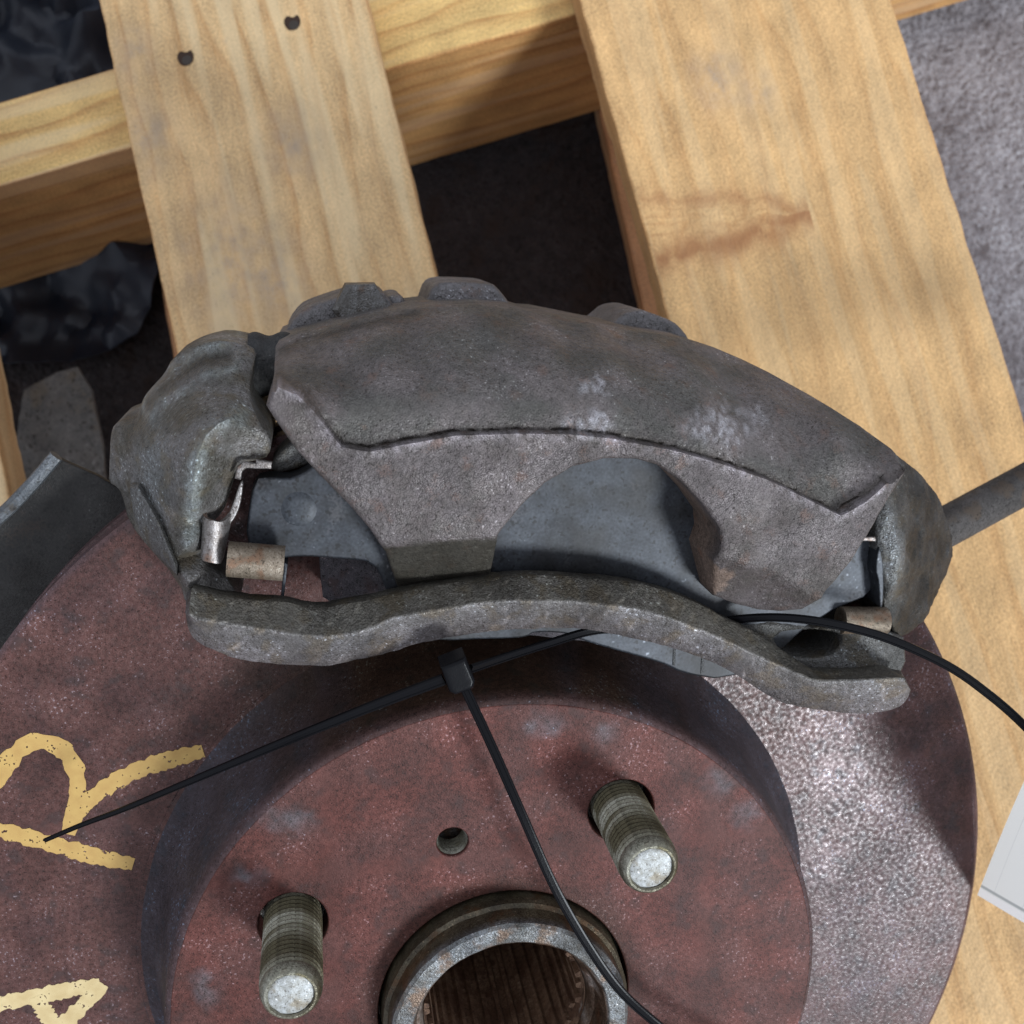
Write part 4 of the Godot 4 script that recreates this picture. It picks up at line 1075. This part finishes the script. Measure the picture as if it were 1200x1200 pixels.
func make_bracket():
	var t = thing("caliper_bracket", "grimy cast iron caliper bracket with a wavy bar across the disc", "caliper bracket", rotor_frame)
	var ear_lines = [flat2(EAR_CREASE), flat2(EAR_LIP)]
	var ear_tint = func(q):
		var p = Vector2(q.x, q.z)
		var n = noise_b.get_noise_3dv(q * 1.5)
		var m = noise_a.get_noise_3dv(q)
		var c = Color(1.55, 1.5, 1.5).lerp(Color(0.85, 0.79, 0.68), clampf(0.5 + 2.4 * n + 0.8 * m, 0.0, 1.0))
		var worn = exp(-pow(edge_distance(p, ear_lines[0], false) / 1.3, 2)) 
		var groove = edge_distance(p, ear_lines[1], false)
		c = c.lerp(Color(0.35, 0.32, 0.26), 0.75 * exp(-pow(groove / 0.9, 2)))  # shade in the concave lip line painted dark
		worn += 0.6 * exp(-pow((groove - 2.0) / 0.8, 2))  # strip facing up painted lighter, added to the real crease wear
		c = c.lerp(Color(2.5, 2.75, 2.8), clampf(worn * (0.85 + 1.6 * n + 1.0 * m), 0.0, 0.95))
		c = c.lerp(Color(1.6, 1.75, 1.85), clampf(patch(q, -66, -117, 4, 11) * 0.6 + m * 0.3, 0.0, 0.6))
		return c
	var ear_skin = facets(EAR_OUTLINE + EAR_CONTROLS, 0.65)
	var lip = ear_lines[1]
	var ear = func(x, z):
		var p = Vector2(x, z)
		var h = (ear_skin as Callable).call(x, z)
		var best = 1e9
		var side = 0.0
		for i in lip.size() - 1:
			var ab = lip[i + 1] - lip[i]
			var q = lip[i] + ab * clampf((p - lip[i]).dot(ab) / ab.length_squared(), 0.0, 1.0)
			if p.distance_to(q) < best:
				best = p.distance_to(q)
				side = signf(ab.cross(p - lip[i]))
		if best < 6.0:   # a cast lip: proud on the inner side, stepped down outside
			h += -1.3 * exp(-best * best / 0.5) + (0.5 * exp(-pow(best - 1.2, 2)) if side < 0.0 else 0.0)
		return h
	put("left_ear", cast(soften(flat2(EAR_OUTLINE)), [], ear, even(-26.0), 0.9, 0.7, 0.42, ear_lines, 45.0, ear_tint), M.bracket, t)
	var rib = facets(EAR_RIB, 0.6)
	put("rib", cast(flat2(EAR_RIB), [], rib, even(-10.0), 0.9, 0.8, 0.1), M.bracket, t)
	var under = []
	var back = []
	for p in BAR_LOWER:
		under.append(p + Vector3(0, -4.5, -2.5))
	for p in BAR_UPPER:
		back.append(p + Vector3(0, -5.5, 0.6))
	var over = []
	for p in BAR_CREASE:
		over.append(p + Vector3(0, -0.25, -0.8))
	put("bar", loft([back, BAR_UPPER, over, BAR_CREASE, BAR_LOWER, under], 220, 5, 0.22, 34.0, true, [Color(0.6, 0.58, 0.5), Color(1.1, 1.04, 0.92), Color(0.88, 0.83, 0.74), Color(1.65, 1.58, 1.62), Color(1.12, 1.0, 1.05), Color(0.9, 0.85, 0.9)]), M.bracket, t)  # lit crease and lower face painted lighter than the upper face
	put("bridge", cast(soften(flat2(BRIDGE)), [], even(11.0), even(2.0), 1.2, 1.2, 0.2), M.bracket, t)
	put("shelf", cast(flat2(SHELF), [soften(flat2(SHELF_HOLE))], even(16.5), even(2.0), 1.5, 1.0, 0.2), M.bracket, t)
	var r = facets(RIGHT_OUTLINE + RIGHT_CONTROLS, 0.4)
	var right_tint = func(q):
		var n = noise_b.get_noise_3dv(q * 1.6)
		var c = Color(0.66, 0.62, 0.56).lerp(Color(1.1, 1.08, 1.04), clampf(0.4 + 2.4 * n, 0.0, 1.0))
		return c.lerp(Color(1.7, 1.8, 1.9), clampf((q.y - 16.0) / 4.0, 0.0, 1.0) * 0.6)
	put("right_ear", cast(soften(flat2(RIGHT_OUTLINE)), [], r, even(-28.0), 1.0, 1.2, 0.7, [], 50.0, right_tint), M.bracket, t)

func make_caliper():
	var t = thing("brake_caliper", "dusty grey cast iron brake caliper with a half round window", "brake caliper", rotor_frame)
	var top_points = []
	for p in CALIPER_OUTLINE.slice(0, 18):
		top_points.append(p)
	for p in RIDGE:
		top_points.append(p + Vector3(0, -0.5, 0))
	top_points.append_array(CALIPER_CONTROLS)
	var upper = plate(top_points)
	var ridge = flat2(RIDGE)
	var outline = flat2(CALIPER_OUTLINE)
	var seam = flat2(SEAM)
	# the finger zone: the ridge, then round by the right side, the fingers and the left side
	var zone = PackedVector2Array(ridge)
	for i in range(18, CALIPER_OUTLINE.size() - 1):
		zone.append(outline[i])
	var far = PackedVector2Array()
	var middle = Vector2(15, -95)
	for i in zone.size():
		far.append(zone[i] if i < ridge.size() else middle + (zone[i] - middle) * 1.0)
	var cr = FINGER_CREASES
	var height = func(x, z):
		var p = Vector2(x, z)
		var d = edge_distance(p, ridge, false)
		if Geometry2D.is_point_in_polygon(p, zone) or d < 0.05:
			var h = 32.6
			h += 0.45 * exp(-d * d / 0.5)
			# left flank leans away
			var flank = clampf((-x - 22.0 + (z + 105.0) * 0.75) / 1.0, 0.0, 40.0)
			h -= 0.14 * flank
			# sloping finger ends
			var a = (z - lerpf(cr[0].z, cr[1].z, clampf((x - cr[0].x) / (cr[1].x - cr[0].x), -0.5, 1.5)))
			if x < 12.0:
				h -= 1.1 * maxf(0.0, a)
			else:
				var i = 2 if x < cr[3].x else 3
				var b = (z - lerpf(cr[i].z, cr[i + 1].z, clampf((x - cr[i].x) / (cr[i + 1].x - cr[i].x), -1.0, 2.0)))
				if x > 38.0:
					h -= 0.8 * maxf(0.0, b)
			return h
		var u = (upper as Callable).call(x, z)
		u -= 1.0 * exp(-pow(d - 0.45, 2) / 0.18) * (0.7 + noise_a.get_noise_2d(x, z))
		u -= 0.9 * exp(-pow(edge_distance(p, seam, false) / 0.4, 2))
		return u
	var under = func(x, z):
		return 11.5 if Vector2(x, z).length() < 129.6 else -34.0
	var tint = func(q):
		var n = noise_b.get_noise_3dv(q * 1.2)
		var c = Color(1.0, 1.0, 1.0)
		var p = Vector2(q.x, q.z)
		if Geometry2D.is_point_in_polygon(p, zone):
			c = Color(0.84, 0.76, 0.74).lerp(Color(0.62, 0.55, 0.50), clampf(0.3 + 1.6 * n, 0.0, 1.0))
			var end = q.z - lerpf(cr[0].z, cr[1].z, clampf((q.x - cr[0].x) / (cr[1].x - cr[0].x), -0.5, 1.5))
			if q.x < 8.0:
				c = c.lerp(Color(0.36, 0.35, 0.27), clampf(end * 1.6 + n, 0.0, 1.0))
		else:
			c = Color(0.76, 0.75, 0.68).lerp(Color(1.10, 1.02, 0.97), clampf(0.5 + 2.0 * n, 0.0, 1.0))
		if q.x > 22.0 and q.x < 48.0 and q.y < 30.5 and Geometry2D.is_point_in_polygon(p, zone) and p.distance_to(Vector2(19.5, -100.0)) < 26.5:
			c = Color(1.5, 1.15, 0.9)  # bounce light painted as lighter brown on the right window wall
		var d = edge_distance(p, ridge, false)
		c = c.lerp(Color(0.42, 0.36, 0.30), exp(-pow(d - 0.6, 2) / 0.35) * (0.0 if Geometry2D.is_point_in_polygon(p, zone) else 0.75))
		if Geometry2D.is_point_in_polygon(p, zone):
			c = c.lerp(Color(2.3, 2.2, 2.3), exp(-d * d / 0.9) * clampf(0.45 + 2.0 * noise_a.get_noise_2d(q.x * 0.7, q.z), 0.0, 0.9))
		c = c.lerp(Color(0.3, 0.26, 0.22), 0.8 * exp(-pow(edge_distance(p, seam, false) / 0.6, 2)))
		var scuff = maxf(patch(q, 44.5, -125, 9, 3.0), maxf(patch(q, 17.5, -133, 3.5, 1.6), patch(q, 15, -127, 5, 2.0)))
		c = c.lerp(Color(2.8, 2.9, 3.0), clampf(scuff * (0.25 + 2.2 * noise_a.get_noise_2d(q.x * 2.5, q.z * 2.5)), 0.0, 0.9))
		return c
	var second = PackedVector2Array()
	var third = PackedVector2Array()
	for p in ridge:
		second.append(p + Vector2(0, -0.45))
		third.append(p + Vector2(0, -0.95))
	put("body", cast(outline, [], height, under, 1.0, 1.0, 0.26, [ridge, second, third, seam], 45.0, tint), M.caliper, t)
	for b in [[BOSS_TALL, -21.0], [BOSS_WIDE, -17.0], [BOSS_SMALL, -23.0], [BOSS_RIGHT, -19.0]]:
		put("boss", cast(soften(flat2(b[0])), [], even(b[1]), even(-44.0), 1.2, 2.2, 0.3), M.caliper, t)
	put("spring_edge", cast(flat2(SPRING_EDGE), [], even(-10.0), even(-11.5), 1.0, 0.3, 0.0), M.clip, t)
	var c = BOLT_CENTRE[0]
	put("rusty_bolt_head", lathe([Vector2(0.01, -14.6), Vector2(5.0, -14.6), Vector2(6.2, -15.4), Vector2(6.4, -20)], 6, 20.0, c.x, c.z), M.hub, t)
	put("piston_housing", lathe([Vector2(0.01, -24), Vector2(26, -24), Vector2(29, -27), Vector2(30, -45), Vector2(28, -68), Vector2(24, -72), Vector2(0.01, -72)], 48, 35.0, 14, -106, 0.2), M.housing, t)
	put("guide_pin_boot", sweep([Vector3(-48, -9, -134), Vector3(-44, -9, -134), Vector3(-37, -8, -134)], round_section(7.0, 20), 24, Vector3.UP, func(f): return Vector2.ONE * (0.94 + 0.06 * sin(f * 12.0))), M.rubber, t)

# A bent strip of sheet metal between two edges, with its thickness.
func strip(a: Array, b: Array, thick: float, n = 24) -> ArrayMesh:
	var ra = resample3(a, n)
	var rb = resample3(b, n)
	var v = PackedVector3Array()
	var tri = PackedInt32Array()
	for i in n:
		var d = ra[mini(i + 1, n - 1)] - ra[maxi(i - 1, 0)]
		var out_ = d.cross(rb[i] - ra[i]).normalized() * thick * 0.5
		v.append_array(PackedVector3Array([ra[i] + out_, rb[i] + out_, rb[i] - out_, ra[i] - out_]))
	for i in n - 1:
		for k in 4:
			var p = i * 4 + k
			var q = i * 4 + (k + 1) % 4
			tri.append_array(PackedInt32Array([p, q + 4, q, p, p + 4, q + 4]))
	tri.append_array(PackedInt32Array([0, 1, 2, 0, 2, 3]))
	var e = (n - 1) * 4
	tri.append_array(PackedInt32Array([e, e + 2, e + 1, e, e + 3, e + 2]))
	return finish(v, tri, 40.0)

func tube(a: Vector3, b: Vector3, r: float, wall: float) -> ArrayMesh:
	var sec = []
	for k in 30:
		var an = 0.5 + (TAU - 0.8) * k / 29
		sec.append(Vector2(cos(an), sin(an)) * r)
	for k in 30:
		var an = 0.5 + (TAU - 0.8) * (29 - k) / 29
		sec.append(Vector2(cos(an), sin(an)) * (r - wall))
	return sweep([a, a.lerp(b, 0.5), b], sec, 12, Vector3(0, 1, 0.3), null, 30.0)

func make_clips():
	var t = thing("pad_clip", "bent spring steel pad clip with a rolled tan tube on the left bracket ear", "pad clip", rotor_frame)
	put("curl", strip(CURL_TOP, CURL_LOW, 0.7), M.clip, t)
	put("leg", cast(soften(flat2(CLIP_LEG)), [], even(19.5), even(18.6), 0.8, 0.3, 0.0), M.clip, t)
	put("tab", cast(flat2(CLIP_TAB), [], even(20.6), even(19.8), 0.8, 0.3, 0.0), M.clip, t)
	put("rolled_tube", tube(ROLL[0], ROLL[1], 3.4, 0.6), M.tan_clip, t)
	put("side_strip", cast(flat2(CLIP_STRIP), [], even(18.0), even(12.0), 0.8, 0.2, 0.0), M.plate, t)
	var r = thing("pad_clip", "tan stained pad clip tucked beside the right bracket ear", "pad clip", rotor_frame)
	put("tab", cast(flat2(RCLIP_TAB), [], even(19.0), even(18.2), 0.8, 0.3, 0.0), M.clip, r)
	put("leg", cast(soften(flat2(RCLIP_STRIP)), [], even(20.0), even(12.0), 0.8, 0.3, 0.0), M.plate, r)
	put("rolled_tube", tube(RROLL[0], RROLL[1], 3.0, 0.6), M.tan_clip, r)

func make_hose():
	var t = thing("brake_hose", "dull grey black rubber hose lying on the right deck board behind the caliper", "hose", rotor_frame)
	put("hose", sweep(HOSE, round_section(5.2, 20), 60, Vector3.UP), M.hose, t)

func make_tie():
	var t = thing("cable_tie", "black nylon cable tie looped through the caliper with a thin tail", "cable tie", rotor_frame)
	var sec = [Vector2(-0.85, -0.5), Vector2(0.85, -0.5), Vector2(1.05, -0.3), Vector2(1.1, 0.25), Vector2(0.9, 0.5), Vector2(0.55, 0.55), Vector2(0.45, 0.36), Vector2(-0.45, 0.36), Vector2(-0.55, 0.55), Vector2(-0.9, 0.5), Vector2(-1.1, 0.25), Vector2(-1.05, -0.3)]
	put("strap", sweep(TIE, sec, 260, Vector3(0.1, 1, 0.15), func(_f): return Vector2(0.85, 0.9)), M.tie, t)
	put("tail", sweep(TIE_TAIL, sec, 90, Vector3(0, 1, 0.35), func(f): return Vector2(1.15 - 0.75 * f, 1.1 - 0.5 * f)), M.tie, t)
	var c = TIE_HEAD[0]
	var box = PackedVector2Array()
	var turn = 0.30
	for q in [Vector2(-2.6, -3.2), Vector2(2.4, -3.4), Vector2(2.7, 1.8), Vector2(1.9, 3.2), Vector2(-1.7, 3.2), Vector2(-2.6, 2.2)]:
		box.append(Vector2(c.x, c.z) + q.rotated(-turn))
	put("head", cast(box, [], even(36.2), even(30.5), 0.8, 0.7, 0.02), M.tie, t)

func make_paper():
	var t = thing("paper_tag", "white paper tag with faint print standing at the right disc edge", "paper tag", rotor_frame)
	var a = Vector3(127.9, 0.4, 5.3)
	var up = Vector3(-0.10, 1.0, -0.35)
	var along = Vector3(0.10, 0.30, -1.0)
	var v = PackedVector3Array()
	var uv = PackedVector2Array()
	var tri = PackedInt32Array()
	var n = 24
	var face = up.cross(along).normalized()
	for side in [0.0]:
		for i in n + 1:
			for j in n + 1:
				var f = float(i) / n
				var g = float(j) / n
				var p = a + up * 60.0 * f + along * 105.0 * g
				p += face * (4.0 * sin(f * 2.2) * (0.4 + g) + 3.0 * sin(g * 3.1) + side)
				v.append(p)
				uv.append(Vector2(g, f))
	var m = (n + 1) * (n + 1)
	for i in n:
		for j in n:
			var p = i * (n + 1) + j
			tri.append_array(PackedInt32Array([p, p + n + 2, p + 1, p, p + n + 1, p + n + 2]))
	var w = 256
	var im = Image.create(w, w, false, Image.FORMAT_RGB8)
	im.fill(Color(0.97, 0.98, 0.97))
	for k in 4:
		im.fill_rect(Rect2i(0, 30 + k * 60, w, 1), Color(0.88, 0.89, 0.89))
	im.fill_rect(Rect2i(0, 0, 6, w), Color(1, 1, 1))
	im.fill_rect(Rect2i(7, 0, 2, w), Color(0.72, 0.74, 0.74))
	var mat = StandardMaterial3D.new()
	mat.resource_name = "thin_paper"
	mat.albedo_color = Color(5, 5, 5).linear_to_srgb()
	mat.vertex_color_use_as_albedo = true
	mat.albedo_texture = ImageTexture.create_from_image(im)
	mat.roughness = 0.85
	mat.backlight_enabled = true
	mat.backlight = Color(0.95, 0.95, 0.95)
	put("sheet", finish(v, tri, 40.0, uv), mat, t)
